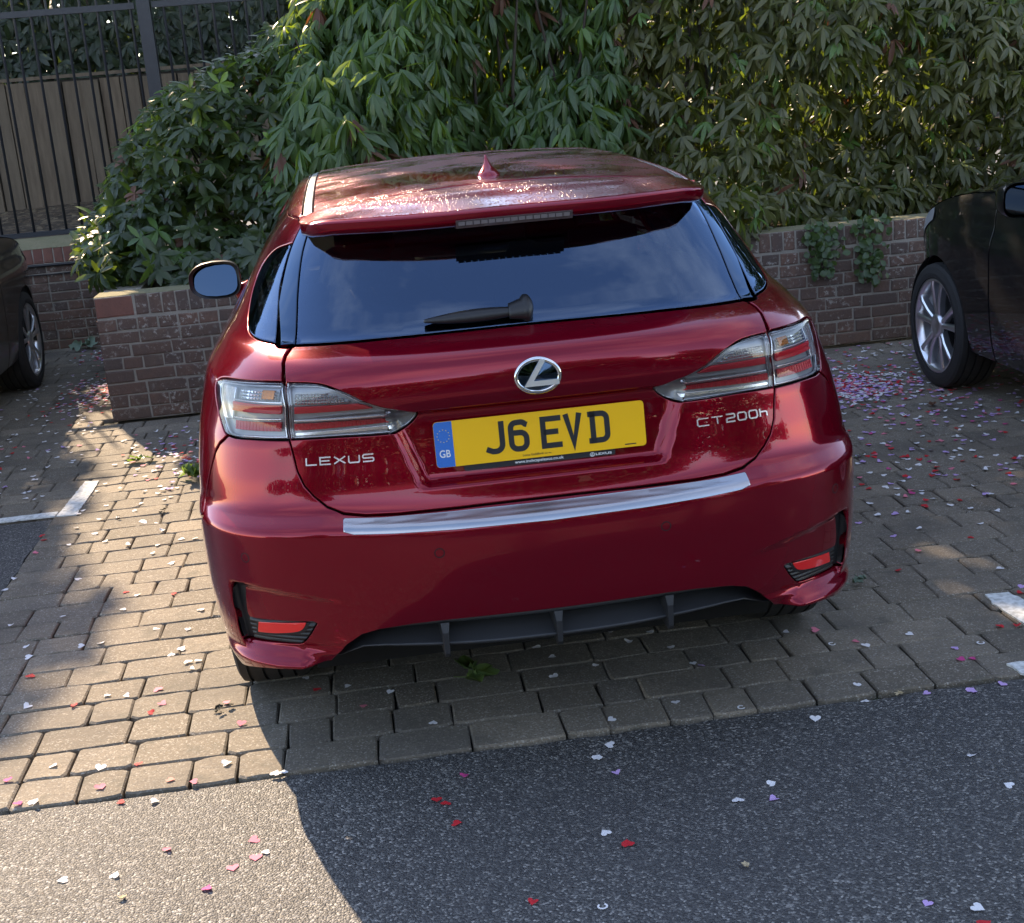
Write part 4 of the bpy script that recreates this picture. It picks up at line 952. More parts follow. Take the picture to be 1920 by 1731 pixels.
while x < 3.0:
    w = r.choice((.15, .165, .18)); key = w; h = 1.17 + .04 * math.sin(x * .8)
    if key not in bme:
        m = MB(); m.add([(0, 0, 0), (w, 0, 0), (w, 0, 1), (0, 0, 1), (.004, -.022, 0), (w - .004, -.022, 0), (w - .004, -.022, 1), (.004, -.022, 1)], [(4, 5, 6, 7), (0, 4, 7, 3), (1, 2, 6, 5), (3, 7, 6, 2)]); o = m.build('board', M_BOARD, bf); bme[key] = o.data
    else: o = bpy.data.objects.new('board', bme[key]); COL.objects.link(o); o.parent = bf
    o.location = (x + 3, (.012 if len(bf.children) % 2 else -.012), 0); o.scale = (1, 1, h + r.uniform(-.01, .01)); o.rotation_euler.y = r.uniform(-.006, .006); x += w + r.uniform(.004, .009)
m = MB(); m.box((-4.2, .018, .02), (6.0, .035, 1.15)); m.build('gap_backing', M_GAPDARK, bf)  # dark sheet added so the gaps between boards look shaded
m = MB(); m.box((-4.2, -.03, 1.165), (6.0, .015, 1.195)); m.build('cap_rail', M_BOARD, bf)
t = NT('leafy_soil'); P = t.pos(); c = t.ramp(t.node('ShaderNodeSeparateColor', {0: t.vor(P, 26., 'Color')}).outputs[0], [(0, (.030, .020, .013)), (.5, (.07, .045, .026)), (.85, (.13, .085, .048)), (1, (.20, .15, .09))]); t.set(Base_Color=c, Roughness=.95, Normal=t.bump(t.noise(P, 40., 4), .03, 1.)); M_SOIL = t.m
gx = np.linspace(-9, 9, 60); gy = np.linspace(7.78, 13, 30); r = random.Random(9)
V = [(x, y, .80 + .13 * (y - 7.78) / 2.2 * 1.0 + .025 * math.sin(x * 3 + y * 2.3) + r.uniform(-.012, .012)) for y in gy for x in gx]
tag(mesh_obj('soil_bank', V, [(j * 60 + i, j * 60 + i + 1, (j + 1) * 60 + i + 1, (j + 1) * 60 + i) for j in range(29) for i in range(59)], M_SOIL), kind='structure')
V = [(x, y, .655 + r.uniform(-.012, .012)) for y in np.linspace(WY + .215, 7.8, 20) for x in np.linspace(-1.68, 4.6, 40)]
tag(mesh_obj('planter_soil', V, [(j * 40 + i, j * 40 + i + 1, (j + 1) * 40 + i + 1, (j + 1) * 40 + i) for j in range(19) for i in range(39)], M_SOIL), kind='structure')
# ------------------------------------------------------------------ leaves
def leaf_mat(name, a, b, trans, rough=.38, tr=.35, coat=.08):
    t = NT(name); P = t.pos(); at = t.node('ShaderNodeAttribute', attribute_name='tone').outputs['Fac']; f = t.math('FRACT', t.math('ADD', t.rand(), at))
    c = t.mix(f, a, b); c = t.mix(t.ramp(t.noise(P, 1.6, 3), [(.42, (0, 0, 0)), (.62, (.5, .5, .5))]), c, tuple(x * .72 for x in a)); t.set(Base_Color=c, Roughness=rough, Coat_Weight=coat, Coat_Roughness=.25)
    tl = t.node('ShaderNodeBsdfTranslucent', {'Color': (*trans, 1)}); mx = t.node('ShaderNodeMixShader', {0: tr, 1: t.b.outputs[0], 2: tl.outputs[0]}); t.l.new(mx.outputs[0], t.out.inputs[0]); return t.m
def leaf_mesh(ln, wd, droop, fold=.25, rows=(.22, .5, .8)):
    """leaf along +x from the origin, bending towards -z"""
    V = [(0, 0, 0)]; F = []; prof = {.22: .62, .5: 1., .8: .72}
    for u in rows:
        h = wd / 2 * prof[u]; z = -droop * ln * u * u
        V += [(u * ln, -h, z + h * fold), (u * ln, 0, z), (u * ln, h, z + h * fold)]
    V.append((ln, 0, -droop * ln)); F = [(0, 1, 2), (0, 2, 3)]
    for q in range(len(rows) - 1):
        a = 1 + 3 * q; F += [(a, a + 3, a + 4, a + 1), (a + 1, a + 4, a + 5, a + 2)]
    a = 1 + 3 * (len(rows) - 1); F += [(a, len(V) - 1, a + 1), (a + 1, len(V) - 1, a + 2)]; return V, F
def frame(ax):
    ax = Vector(ax).normalized(); a = ax.orthogonal().normalized(); return ax, a, ax.cross(a)
def whorl(r, P, axis, n, spread, lns, wds, droop, tip_up):
    """leaves round a shoot tip: list of (matrix, length, width, droop)"""
    ax, a, b = frame(axis); out = []; ph = r.uniform(0, 6.28)
    sc_ = r.uniform(.70, 1.28)
    for i in range(n):
        th = ph + 2 * math.pi * i / n + r.uniform(-.25, .25); rad = a * math.cos(th) + b * math.sin(th)
        el = math.radians(r.gauss(*spread)); d = rad * math.cos(el) + ax * math.sin(el); d = (d + Vector((0, 0, -tip_up * r.uniform(.7, 1.3)))).normalized()
        nrm = (ax - d * ax.dot(d)); nrm = nrm.normalized() if nrm.length > 1e-3 else Vector((0, 0, 1)); sd = nrm.cross(d)
        M = Matrix(((d.x, sd.x, nrm.x, P[0]), (d.y, sd.y, nrm.y, P[1]), (d.z, sd.z, nrm.z, P[2]), (0, 0, 0, 1))); out.append((M, sc_ * r.uniform(*lns), (.4 + .6 * sc_) * r.uniform(*wds), droop * r.uniform(.5, 1.5)))
    return out
class Foliage:
    def __init__(s): s.V = []; s.F = []; s.T = []; s.k = 0
    def add(s, M, V, F, tone):
        A = np.array(V) @ np.array(M.to_3x3()).T + np.array(M.translation); s.V.append(A); s.F += [tuple(i + s.k for i in f) for f in F]; s.T += [tone] * len(F); s.k += len(V)
    def build(s, name, mat, parent):
        o = mesh_obj(name, np.concatenate(s.V), s.F, mat, parent, True); at = o.data.attributes.new('tone', 'FLOAT', 'FACE'); at.data.foreach_set('value', s.T); return o
M_LEAF_C = leaf_mat('rhododendron_leaf', (.040, .084, .034), (.070, .130, .044), (.32, .46, .03), .40)
M_LEAF_L = leaf_mat('dark_shrub_leaf', (.028, .050, .020), (.052, .080, .028), (.20, .30, .03), .36)
M_LEAF_R = leaf_mat('olive_shrub_leaf', (.064, .072, .024), (.122, .116, .040), (.20, .28, .03), .42)
M_LEAF_Y = leaf_mat('young_leaf', (.060, .13, .030), (.10, .19, .045), (.35, .50, .05), .40)
M_LEAF_B = leaf_mat('dead_leaf', (.10, .038, .020), (.15, .060, .030), (.30, .10, .03), .6, .25, 0.)
M_BARK = plain('bark', (.045, .035, .026), .9)
HX = [-2.15, -2.0, -1.85, -1.6, -1.3, -.9, -.68, -.4, 0, .6, 1.4, 2.4, 3.2, 4.6]; HZ = [.95, 1.18, 1.42, 1.72, 1.86, 2.03, 2.2, 2.50, 2.75, 2.85, 2.9, 2.85, 2.8, 2.8]
LX = [-2.15, -1.9, -1.75, 1.2, 2.2, 2.6, 3.2, 4.6]; LZ = [.95, .76, .69, .69, .66, .62, .70, .70]
def bumps(x, z): return .16 * math.sin(x * 2.3 + 1.1 * math.sin(z * 2.1)) + .12 * math.sin(z * 3.7 + x * 1.4) + .10 * math.sin(x * 5.1 - z * 4.3)
def front(x, z):
    H = float(np.interp(x, HX, HZ)); e = max(0., min(1., (z - .66) / max(H - .66, .1)))
    y = 4.98 + .45 * e ** 1.6 + .30 * e ** 6 + bumps(x, z) * 1.35
    y -= .22 * math.exp(-((z - .85) / .2) ** 2)
    if x < -1.2: y += .35 * ((-1.2 - x) / .9) ** 2
    return y
bush_defs = [('rhododendron_bush', 'dark bush with short oval leaves at the planter corner beside the railing post', -2.15, -.75, M_LEAF_L, dict(n=(6, 9), spread=(8, 16), lns=(.085, .125), wds=(.030, .044), droop=.25, tip_up=.36), 225),
             ('rhododendron_bush', 'tall bush of long drooping bluish green leaves rising directly behind the red car', -.75, 1.35, M_LEAF_C, dict(n=(8, 12), spread=(-24, 13), lns=(.115, .175), wds=(.024, .034), droop=.34, tip_up=.55), 250),
             ('rhododendron_bush', 'olive green bush of drooping leaves above the wall near the black car', 1.35, 4.6, M_LEAF_R, dict(n=(7, 10), spread=(-14, 18), lns=(.075, .140), wds=(.022, .034), droop=.30, tip_up=.50), 215)]
r = random.Random(21)
for name, label, x0, x1, mat, kw, dens in bush_defs:
    B = empty(name, ((x0 + x1) / 2, 5.4, .66), label, 'bush', 'bushes in the brick planter'); off = Vector(B.location)
    fo = Foliage(); young = Foliage(); dead = Foliage(); cand = []
    A = sum((np.interp(x, HX, HZ) - np.interp(x, LX, LZ)) for x in np.linspace(x0, x1, 40)) / 40 * (x1 - x0)
    for lay, (dmul, dep) in enumerate(((1.0, 0.), (1.0, .13), (.9, .34), (.8, .62), (.6, .95))):
        for _ in range(int(A * dens * dmul * .56)):
            x = r.uniform(x0, x1); zl, zh = float(np.interp(x, LX, LZ)), float(np.interp(x, HX, HZ)); z = zl + (zh - zl) * r.random()
            y = front(x, z) + dep + abs(r.gauss(0, .07)); e = (z - zl) / max(zh - zl, .1)
            ax = Vector((r.gauss(0, .35) + (-.5 if x < -1.6 else 0), -1 + .5 * e + r.gauss(0, .25), .75 + .8 * e + r.gauss(0, .25))) if r.random() < .8 else Vector((r.gauss(0, 1), r.gauss(-.4, .7), r.gauss(.5, .6)))
            if x0 > -1: ax = Vector((r.gauss(0, .5), r.gauss(-.6, .5), 1))
            w = whorl(r, (x, y, z), ax, r.randint(*kw['n']), kw['spread'], kw['lns'], kw['wds'], kw['droop'], kw['tip_up'])
            cand.append((lay, y, w))
        if lay == 1 and x0 < 0 < x1 or lay == 1: pass
    # shoots along the top and the back that the sun strikes
    for _ in range(int((x1 - x0) * 130)):
        x = r.uniform(x0, x1); z = float(np.interp(x, HX, HZ)) - abs(r.gauss(0, .10)); y = front(x, z) + r.uniform(0, 1.1)
        cand.append((1, y, whorl(r, (x, y, z), Vector((r.gauss(0, .3), r.gauss(-.2, .3), 1)), r.randint(*kw['n']), kw['spread'], kw['lns'], kw['wds'], kw['droop'], kw['tip_up'] * .8)))
    cand.sort(key=lambda c: (c[0] > 0, c[1])); nl = 0; LM = {}
    for lay, y, w in cand:
        q = r.random(); tgt, mt = (fo, mat)
        if q < .07: tgt, mt = (young, M_LEAF_Y)
        elif q < .09: tgt, mt = (dead, M_LEAF_B)
        for M, ln, wd, dr in w:
            if lay == 0 and nl < 285 and mt is not M_LEAF_B and tgt is fo:
                key = (round(ln, 2), round(wd, 3), r.randrange(3))
                if key not in LM:
                    V, F = leaf_mesh(ln, wd, dr); me = bpy.data.meshes.new('leaf'); me.from_pydata(V, [], F); me.shade_smooth(); me.materials.append(mt); LM[key] = me
                o = bpy.data.objects.new('leaf', LM[key]); COL.objects.link(o); o.parent = B; M2 = M.copy(); M2.translation = M.translation - off; o.matrix_local = M2; nl += 1
            else:
                V, F = leaf_mesh(ln, wd, dr) if lay < 3 else leaf_mesh(ln, wd, dr, rows=(.5,) ) if False else leaf_mesh(ln, wd, dr); M2 = M.copy(); M2.translation = M.translation - off; tgt.add(M2, V, F, r.random())
    tag(fo.build('foliage', mat, B), kind='stuff')
    if young.V: tag(young.build('young_foliage', M_LEAF_Y, B), kind='stuff')
    if dead.V: tag(dead.build('dead_foliage', M_LEAF_B, B), kind='stuff')
    for _ in range(int((x1 - x0) * 9)):
        x = r.uniform(max(x0 + .1, -1.5), x1); zt = float(np.interp(x, HX, HZ)) - .25; m = MB(); y = front(x, 1.) + r.uniform(.6, 1.2); xx = x - .25 * r.gauss(0, 1)
        m.tube([Vector((xx, y + .3, .66)) - off, Vector(((x + xx) / 2 + r.gauss(0, .06), y + .15, (zt + .66) / 2)) - off, Vector((x, y + r.gauss(0, .1), zt)) - off], [.016, .011, .004], 6, False); m.build('branch', M_BARK, B, True)
# ivy strands over the wall
for x, zt, zb, lab in ((2.33, .74, .45, 'short ivy strand over the wall coping, nearer to the red car'), (2.62, .76, .38, 'longer ivy strand over the wall coping, nearer to the black car')):
    iv = Foliage(); 
    for _ in range(int(150)):
        u = r.random(); z = zt + (zb - zt) * u; p = Vector((x + r.gauss(0, .055) * (1.15 - u * .6), WY - .025 - r.random() * .035, z)); ax = Vector((r.gauss(0, .4), -1, r.gauss(.4, .3)))
        for M, ln, wd, dr in whorl(r, p, ax, 1, (5, 20), (.034, .052), (.030, .046), .2, .5): iv.add(M, *leaf_mesh(ln, wd, dr), r.random())
    I = empty('ivy_strand', (x, WY - .03, zb), lab, 'ivy', 'ivy strands on the planter wall'); iv.V = [a - np.array(I.location) for a in iv.V]; tag(iv.build('foliage', M_LEAF_Y if False else leaf_mat('ivy_leaf', (.035, .075, .025), (.07, .12, .04), (.2, .3, .04)), I), kind='stuff')
    m = MB(); m.tube([(0, .01, zt - zb + .03), (.02, .0, .12), (-.01, .0, .0)], .003, 5); m.build('stem', M_BARK, I)
# ------------------------------------------------------------------ trees
M_TREE = leaf_mat('tree_leaf', (.030, .052, .020), (.055, .080, .028), (.20, .28, .04), .5, .30, .1)
M_CONI = leaf_mat('dark_evergreen_leaf', (.016, .030, .016), (.030, .046, .022), (.10, .16, .03), .5, .25, .1)
def tree(name, label, x, y, h, blobs, mat, nleaf, size, seed, tr=.16, grp=None, zb=0.):
    T = empty(name, (x, y, zb), label, 'tree', grp); r = random.Random(seed); fo = Foliage()
    m = MB(); m.tube([(0, 0, 0), (.04, .03, h * .3), (-.05, 0, h * .6), (0, 0, h * .85)], [tr, tr * .8, tr * .5, .03], 10); tk = m.build('trunk', M_BARK, T, True)
    for cx, cy, cz, rx, ry, rz in blobs:
        m = MB(); m.tube([(0, 0, min(cz * .6, h * .55)), (cx * .5, cy * .5, cz * .8), (cx, cy, cz)], [tr * .4, tr * .25, .02], 6); m.build('limb', M_BARK, T, True)
    vol = sum(b[3] * b[4] + b[3] * b[5] for b in blobs)
    for cx, cy, cz, rx, ry, rz in blobs:
        for _ in range(int(nleaf * (rx * ry + rx * rz) / vol)):
            d = Vector((r.gauss(0, 1), r.gauss(0, 1), r.gauss(0, 1))).normalized(); k = r.uniform(.45, 1.05) ** .6
            p = Vector((cx + d.x * rx * k, cy + d.y * ry * k, cz + d.z * rz * k)); ax = (d + Vector((0, 0, .6)) + Vector((r.gauss(0, .5), r.gauss(0, .5), r.gauss(0, .5)))).normalized(); q = Vector((r.gauss(0, 1), r.gauss(0, 1), r.gauss(-.3, .6))); dd = (q - ax * q.dot(ax)).normalized(); sd = ax.cross(dd)
            M = Matrix(((dd.x, sd.x, ax.x, p.x), (dd.y, sd.y, ax.y, p.y), (dd.z, sd.z, ax.z, p.z), (0, 0, 0, 1))); s = size * r.uniform(.6, 1.3)
            fo.add(M, [(-s * .5, 0, 0), (-s * .1, -s * .32, .04 * s), (s * .5, 0, -.05 * s), (-s * .1, s * .32, .04 * s)], [(0, 1, 2), (0, 2, 3)], r.random())
    tag(fo.build('crown', mat, T), kind='stuff'); return T
TG = 'trees behind the bushes'
tree('shade_tree', 'broad tree behind the bushes whose crown shades the red car', 2.4, 8.6, 7.5, [(-4.9, -.1, 3.2, .75, .7, 1.0), (-3.9, 0, 5.6, 1.5, 1.4, 1.5), (-1.6, .2, 6.4, 2.2, 1.8, 1.7), (.9, 0, 5.9, 2.3, 1.9, 2.0), (.4, .3, 7.6, 2.4, 1.8, 1.6), (1.9, -.4, 3.6, 1.6, 1.4, 1.2), (-2.6, .2, 8.4, 2.2, 1.7, 1.7), (.6, .2, 9.4, 2.2, 1.8, 1.7), (-1.0, .3, 8.2, 2.0, 1.6, 1.5)], M_TREE, 42000, .21, 1, .2, TG, .8)
tree('shade_tree', 'tree at the right behind the olive bush with its crown over the black car', 7.2, 9.0, 8.0, [(-1.6, -.4, 4.6, 2.2, 1.8, 2.0), (.6, 0, 5.6, 2.4, 2, 2.3), (-.3, .2, 7.4, 2.4, 1.9, 1.7), (-.4, -.4, 3.4, 2.6, 1.5, 1.2), (-.8, .2, 9.2, 2.4, 1.9, 1.7)], M_TREE, 15000, .24, 2, .2, TG, .8)
tree('added_evergreen', 'unseen dark evergreen tree added beyond the board fence to shade the left bay', -6.72, 11.2, 6.9, [(.55, 0, 3.0, 1.75, 1.2, 2.0), (.20, 0, 4.9, 1.75, 1.2, 1.6), (.0, 0, 6.3, 1.6, 1.2, 1.2), (-2.0, 0, 4.6, 2.0, 1.4, 2.4)], M_CONI, 30000, .21, 3, .14, None, .8)  # unseen, crown placed and shaped to cast the shade beside the sunlit strip
tree('added_tall_tree', 'unseen tall tree added behind the board fence to shade the ground behind the camera', -4.4, 12.5, 13.5, [(-.8, 0, 13.0, 2.4, 1.6, 1.5), (1.2, .2, 13.2, 2.2, 1.6, 1.6), (.2, 0, 15.0, 2.4, 1.6, 1.5), (-2.6, 0, 13.8, 2.0, 1.5, 1.8)], M_TREE, 20000, .26, 5, .18, None, .8)  # added out of view: its crown keeps sun off the ground the bumper reflects
fo = Foliage(); r = random.Random(41)
for _ in range(9000):
    x = r.uniform(-11, 12); y = 14.5 + r.uniform(0, 1.4); z = .8 + 5.8 * r.random(); ax = Vector((r.gauss(0, .6), r.gauss(-.6, .5), r.gauss(.5, .5))).normalized(); dd = ax.orthogonal().normalized(); sd = ax.cross(dd); s_ = r.uniform(.18, .34)
    fo.add(Matrix(((dd.x, sd.x, ax.x, x), (dd.y, sd.y, ax.y, y), (dd.z, sd.z, ax.z, z), (0, 0, 0, 1))), [(-s_, 0, 0), (0, -s_ * .6, 0), (s_, 0, 0), (0, s_ * .6, 0)], [(0, 1, 2, 3)], r.random())
W_ = fo.build('woodland', M_CONI, None); tag(W_, 'dark far woodland filling the gaps behind the laurel hedge', 'woodland', None, 'stuff')
# laurel hedge behind the boards: one dark mass of leaves
fo = Foliage(); r = random.Random(31)
for _ in range(4200):
    x = r.uniform(-6.5, 6.5); z = 1.6 + 2.9 * r.random(); y = 10.55 + 1.1 * r.random() + .3 * math.sin(x * 2 + z * 2)
    if x < -.2 and r.random() < .25: y = 10.25; z = r.uniform(1.9, 2.7)
    for M, ln, wd, dr in whorl(r, (x, y, z), Vector((r.gauss(0, .4), -1, r.gauss(.6, .4))), r.randint(5, 8), (5, 18), (.12, .17), (.04, .06), .3, .55): fo.add(M, *leaf_mesh(ln, wd, dr), r.random())
H = empty('laurel_hedge', (-1, 10.8, .9), 'dark laurel hedge above the brown board fence', 'hedge'); fo.V = [a - np.array(H.location) for a in fo.V]; tag(fo.build('foliage', M_CONI, H), kind='stuff')
m = MB()
for k in range(50):
    x = r.uniform(-5.4, 7.4); m.tube([(x, .3 + r.uniform(-.2, .3), 0), (x + r.gauss(0, .2), .3, 2.4)], [.03, .012], 5)
tag(m.build('stems', M_BARK, H), kind='stuff')
# ------------------------------------------------------------------ house and trees behind the camera, seen only as reflections, plus an added hedge
t = NT('house_brick'); bk = t.node('ShaderNodeTexBrick', {'Vector': t.pos(), 'Color1': (.34, .15, .07, 1), 'Color2': (.26, .11, .05, 1), 'Mortar': (.34, .28, .22, 1), 'Scale': 1., 'Mortar Size': .01}, offset=.5); bk.inputs['Brick Width'].default_value = .225; bk.inputs['Row Height'].default_value = .075
mpx = t.node('ShaderNodeCombineXYZ'); sp_ = t.node('ShaderNodeSeparateXYZ', {0: t.pos()}); t.l.new(sp_.outputs[0], mpx.inputs[0]); t.l.new(sp_.outputs[2], mpx.inputs[1]); t.l.new(mpx.outputs[0], bk.inputs['Vector']); t.set(Base_Color=bk.outputs['Color'], Roughness=.9); M_HOUSE = t.m
M_ROOFT = plain('roof_tile', (.10, .055, .04), .85); M_WHITE = plain('white_paint', (.7, .7, .68), .5)
hs = empty('brick_house', (-9, -24, 0), 'two storey brick house behind the photographer, seen only in reflections', 'house')
m = MB(); m.box((-11, -8, 0), (11, 0, 4.6)); m.build('wall', M_HOUSE, hs)
m = MB(); m.add([(-11.4, .4, 4.5), (11.4, .4, 4.5), (11.4, -4, 7.0), (-11.4, -4, 7.0), (-11.4, -8.4, 4.5), (11.4, -8.4, 4.5)], [(0, 1, 2, 3), (3, 2, 5, 4), (0, 3, 4), (1, 5, 2)]); m.build('roof', M_ROOFT, hs)
for z in (.9, 3.0):
    for x in (-9, -6, -3, 0, 3, 6, 9):
        m = MB(); m.box((x - .7, -.02, z - .06), (x + .7, .05, z + 1.3)); w_ = m.build('window', M_WHITE, hs)
        m = MB(); m.box((x - .6, .04, z + .04), (x - .03, .06, z + 1.2)); m.box((x + .03, .04, z + .04), (x + .6, .06, z + 1.2)); m.build('pane', M_GLOSSBLK, w_)
TB = 'trees across the road'
tree('street_tree', 'tall tree across the road behind the photographer, leftmost', -7.5, -13, 5, [(0, 0, 3.4, 1.6, 1.5, 1.6), (.5, .3, 4.6, 1.2, 1.2, 1.0)], M_TREE, 4000, .24, 11, .17, TB)
tree('street_tree', 'tall tree across the road behind the photographer, in the middle', 2.4, -11.5, 6, [(0, 0, 3.2, 2.3, 1.7, 1.7), (-1.2, .2, 2.4, 1.6, 1.3, 1.3), (.2, .2, 4.7, 1.9, 1.5, 1.4), (1.5, 0, 2.4, 1.7, 1.4, 1.4)], M_TREE, 12000, .24, 12, .17, TB)
tree('street_tree', 'tall tree across the road behind the photographer, rightmost', 8.5, -10.5, 6.5, [(0, 0, 3.6, 2.4, 2, 2.1), (-.4, 0, 5.4, 1.8, 1.5, 1.4), (-1.5, 0, 2.4, 1.9, 1.5, 1.4)], M_TREE, 10000, .24, 13, .17, TB)
r = random.Random(5); fo = Foliage()
for _ in range(9000):
    x = r.uniform(-14, 14); y = -9 + r.uniform(-.4, .4); z = r.uniform(.05, 2.3 + .2 * math.sin(x)); ax = Vector((r.gauss(0, .6), r.gauss(.4, .5), r.gauss(.5, .5))).normalized(); dd = ax.orthogonal().normalized(); sd = ax.cross(dd); s_ = r.uniform(.10, .2)
    fo.add(Matrix(((dd.x, sd.x, ax.x, x), (dd.y, sd.y, ax.y, y + 9), (dd.z, sd.z, ax.z, z), (0, 0, 0, 1))), [(-s_, 0, 0), (0, -s_ * .6, 0), (s_, 0, 0), (0, s_ * .6, 0)], [(0, 1, 2, 3)], r.random())
H2 = empty('added_hedge', (0, -9, 0), 'unseen hedge added across the road to darken the reflections in the red car', 'hedge'); tag(fo.build('foliage', M_CONI, H2), kind='stuff')  # added to hide bright ground and house walls from the paint's reflections
# ------------------------------------------------------------------ the two dark cars in the bays either side
def dark_car(name, label, x_fl, s, nose, wheel_y, paint, zh, wheel_z=.315, R=.318, mirror=True):
    """s: side that faces the red car (+1 = its flank looks to +x); flank plane at x_fl, nose at y = nose, pointing to +y"""
    C_ = empty(name, (x_fl - s * .88, nose - 2.2, 0), label, 'car'); ox, oy = x_fl - s * .88, nose - 2.2
    fz = pchip([.16, .24, .35, .55, .74, .80, .86, .95, 1.02, 1.15, 1.30, 1.42], [.80, .835, .862, .878, .880, .872, .855, .842, .80, .735, .665, .58])
    fh = pchip([p[0] for p in zh], [p[1] for p in zh])                  # hood / belt edge height along distance behind the nose
    def plan(y):
        d = np.clip((y - (nose - 1.15)) / 1.15, 0, 1.2); q = np.clip((nose - 4.3 - y + .7) / .9, 0, 1.2); return 1 - .36 * d ** 3.2 - .25 * q ** 3
    for sd in (s, -s):
        def sf(T, Zq, sd=sd):
            T = np.asarray(T, float); Zq = np.asarray(Zq, float); x = fz(Zq) * plan(T) ; return np.stack([sd * x, T - oy, Zq + 0 * T], -1)
        def nf(T, Zq, e=.002, sd=sd):
            a = sf(T + e, Zq) - sf(T - e, Zq); b = sf(T, Zq + e) - sf(T, Zq - e); n = np.cross(a, b) * sd; return n / np.linalg.norm(n, axis=-1, keepdims=True)
        hh = .016 if sd == s else .05
        def reg(nm, P, holes, mat, par, **k):
            # region() wants side = +1 winding for surfaces with outward normal a x b; flip for the other side
            o = region(nm, P, holes, hh * 1.4, .0025, .004, .014, 0, mat, par, surf=sf, nrm=nf, flip=(sd < 0), **k)
            return o
        wy2 = wheel_y - 2.65
        def arc(yc): return [(yc + .352 * math.cos(a), wheel_z + .352 * math.sin(a)) for a in np.linspace(math.pi + .22, -.22, 26)]
        top = lambda a, b, n=10: [(y, float(fh(nose - y))) for y in np.linspace(a, b, n)]
        yd1 = wheel_y - .60; yd2 = yd1 - 1.05; yd3 = yd2 - .85; rear = nose - 4.35
        reg('front_wing', [(yd1, .235)] + arc(wheel_y) + [(nose - .30, .235), (nose - .06, .30), (nose - .02, .45)] + top(nose - .02, yd1), [], paint, C_)
        dtop = lambda a, b: [(b, 1.0), (b, 1.40), (a, 1.40)]
        reg('front_door', [(yd2 + .004, .235), (yd1 - .004, .235), (yd1 - .004, float(fh(nose - yd1)) + .0), (yd1 - .45, 1.40), (yd2 + .004, 1.40)], [[(yd2 + .05, 1.04), (yd1 - .16, 1.02), (yd1 - .50, 1.33), (yd2 + .05, 1.36)]], paint, C_)
        reg('side_window', [(yd2 + .05, 1.04), (yd1 - .16, 1.02), (yd1 - .50, 1.33), (yd2 + .05, 1.36)], [], M_GLASS, C_)
        reg('rear_door', [(yd3 + .004, .235), (yd2 - .004, .235), (yd2 - .004, 1.40), (yd3 + .004, 1.40)], [[(yd3 + .10, 1.06), (yd2 - .05, 1.05), (yd2 - .05, 1.36), (yd3 + .10, 1.34)]], paint, C_)
        reg('side_window', [(yd3 + .10, 1.06), (yd2 - .05, 1.05), (yd2 - .05, 1.36), (yd3 + .10, 1.34)], [], M_GLASS, C_)
        reg('rear_quarter', [(rear, .30)] + ([(wy2 - .5, .235)] if wy2 - .5 > rear + .05 else []) + arc(wy2) + [(yd3 - .004, .235), (yd3 - .004, 1.40), (rear + .45, 1.40), (rear + .1, 1.1), (rear, .95)], [], paint, C_)
        for yc in (wheel_y, wy2): wheel_set(C_, sd * .872, yc - oy, wheel_z, R, .225, .238, sd)
        for yc in (wheel_y, wy2):
            m = MB(); m.lathe([(0, .36), (.24, .36), (.25, .02)], 24, c=(sd * .60 - (.24 if sd < 0 else 0), yc - oy, wheel_z), a0=-.2, a1=math.pi + .2); m.build('wheel_arch_liner', M_DARK, C_)
    # bonnet, nose, roof, ends
    m = MB(); q = []
    for d in np.linspace(.03, 1.38, 14):
        y = nose - d; z = float(fh(d)); hw = float(fz(np.array(min(z, 1.0))) * plan(np.array(y))); q.append([(x * hw, y - oy + .10 * (1 - x * x) * max(0, 1 - d / .5), z + .07 * (1 - x * x) ** .8 * min(1, .4 + d)) for x in np.linspace(-1, 1, 17)])
    m.add([p for r_ in q for p in r_], [(i * 17 + j, i * 17 + j + 1, (i + 1) * 17 + j + 1, (i + 1) * 17 + j) for i in range(13) for j in range(16)]); m.build('bonnet', paint, C_, True)
    m = MB(); q = []
    z0 = float(fh(.03))
    for k, z in enumerate(np.linspace(.22, z0, 8)):
        hw = float(fz(np.array(z)) * plan(np.array(nose - .03))); q.append([(x * hw, nose - .03 - oy + .13 * (1 - x * x) - .05 * abs(z - .45), z) for x in np.linspace(-1, 1, 17)])
    m.add([p for r_ in q for p in r_], [(i * 17 + j, i * 17 + j + 1, (i + 1) * 17 + j + 1, (i + 1) * 17 + j) for i in range(7) for j in range(16)]); m.build('front_bumper', paint, C_, True)
    m = MB(); q = []
    for y, z, hw in ((rear, .4, .62), (rear, .95, .62), (rear + .1, 1.1, .55), (rear + .45, 1.40, .585)):
        q.append([(x * hw, y - oy - .06 * (1 - x * x), z) for x in np.linspace(-1, 1, 9)])
    for y, z in ((rear + 1.0, 1.47), (rear + 1.8, 1.485), (yd1 - .75, 1.45), (yd1 - .45, 1.39)):
        q.append([(x * .59, y - oy, z - .08 * x * x) for x in np.linspace(-1, 1, 9)])
    m.add([p for r_ in q for p in r_], [(i * 9 + j, i * 9 + j + 1, (i + 1) * 9 + j + 1, (i + 1) * 9 + j) for i in range(len(q) - 1) for j in range(8)]); m.build('roof', paint, C_, True)
    m = MB(); yw = nose - 1.36; zc = float(fh(1.36)); q = [[(x * (.74 * (1 - k) + .57 * k), (yw * (1 - k) + (yd1 - .45) * k) - oy + .10 * (1 - x * x), zc * (1 - k) + 1.39 * k + .07 * (1 - x * x)) for x in np.linspace(-1, 1, 9)] for k in (0, .5, 1)]
    m.add([p for r_ in q for p in r_], [(i * 9 + j, i * 9 + j + 1, (i + 1) * 9 + j + 1, (i + 1) * 9 + j) for i in range(2) for j in range(8)]); m.build('windscreen', M_GLASS, C_, True)
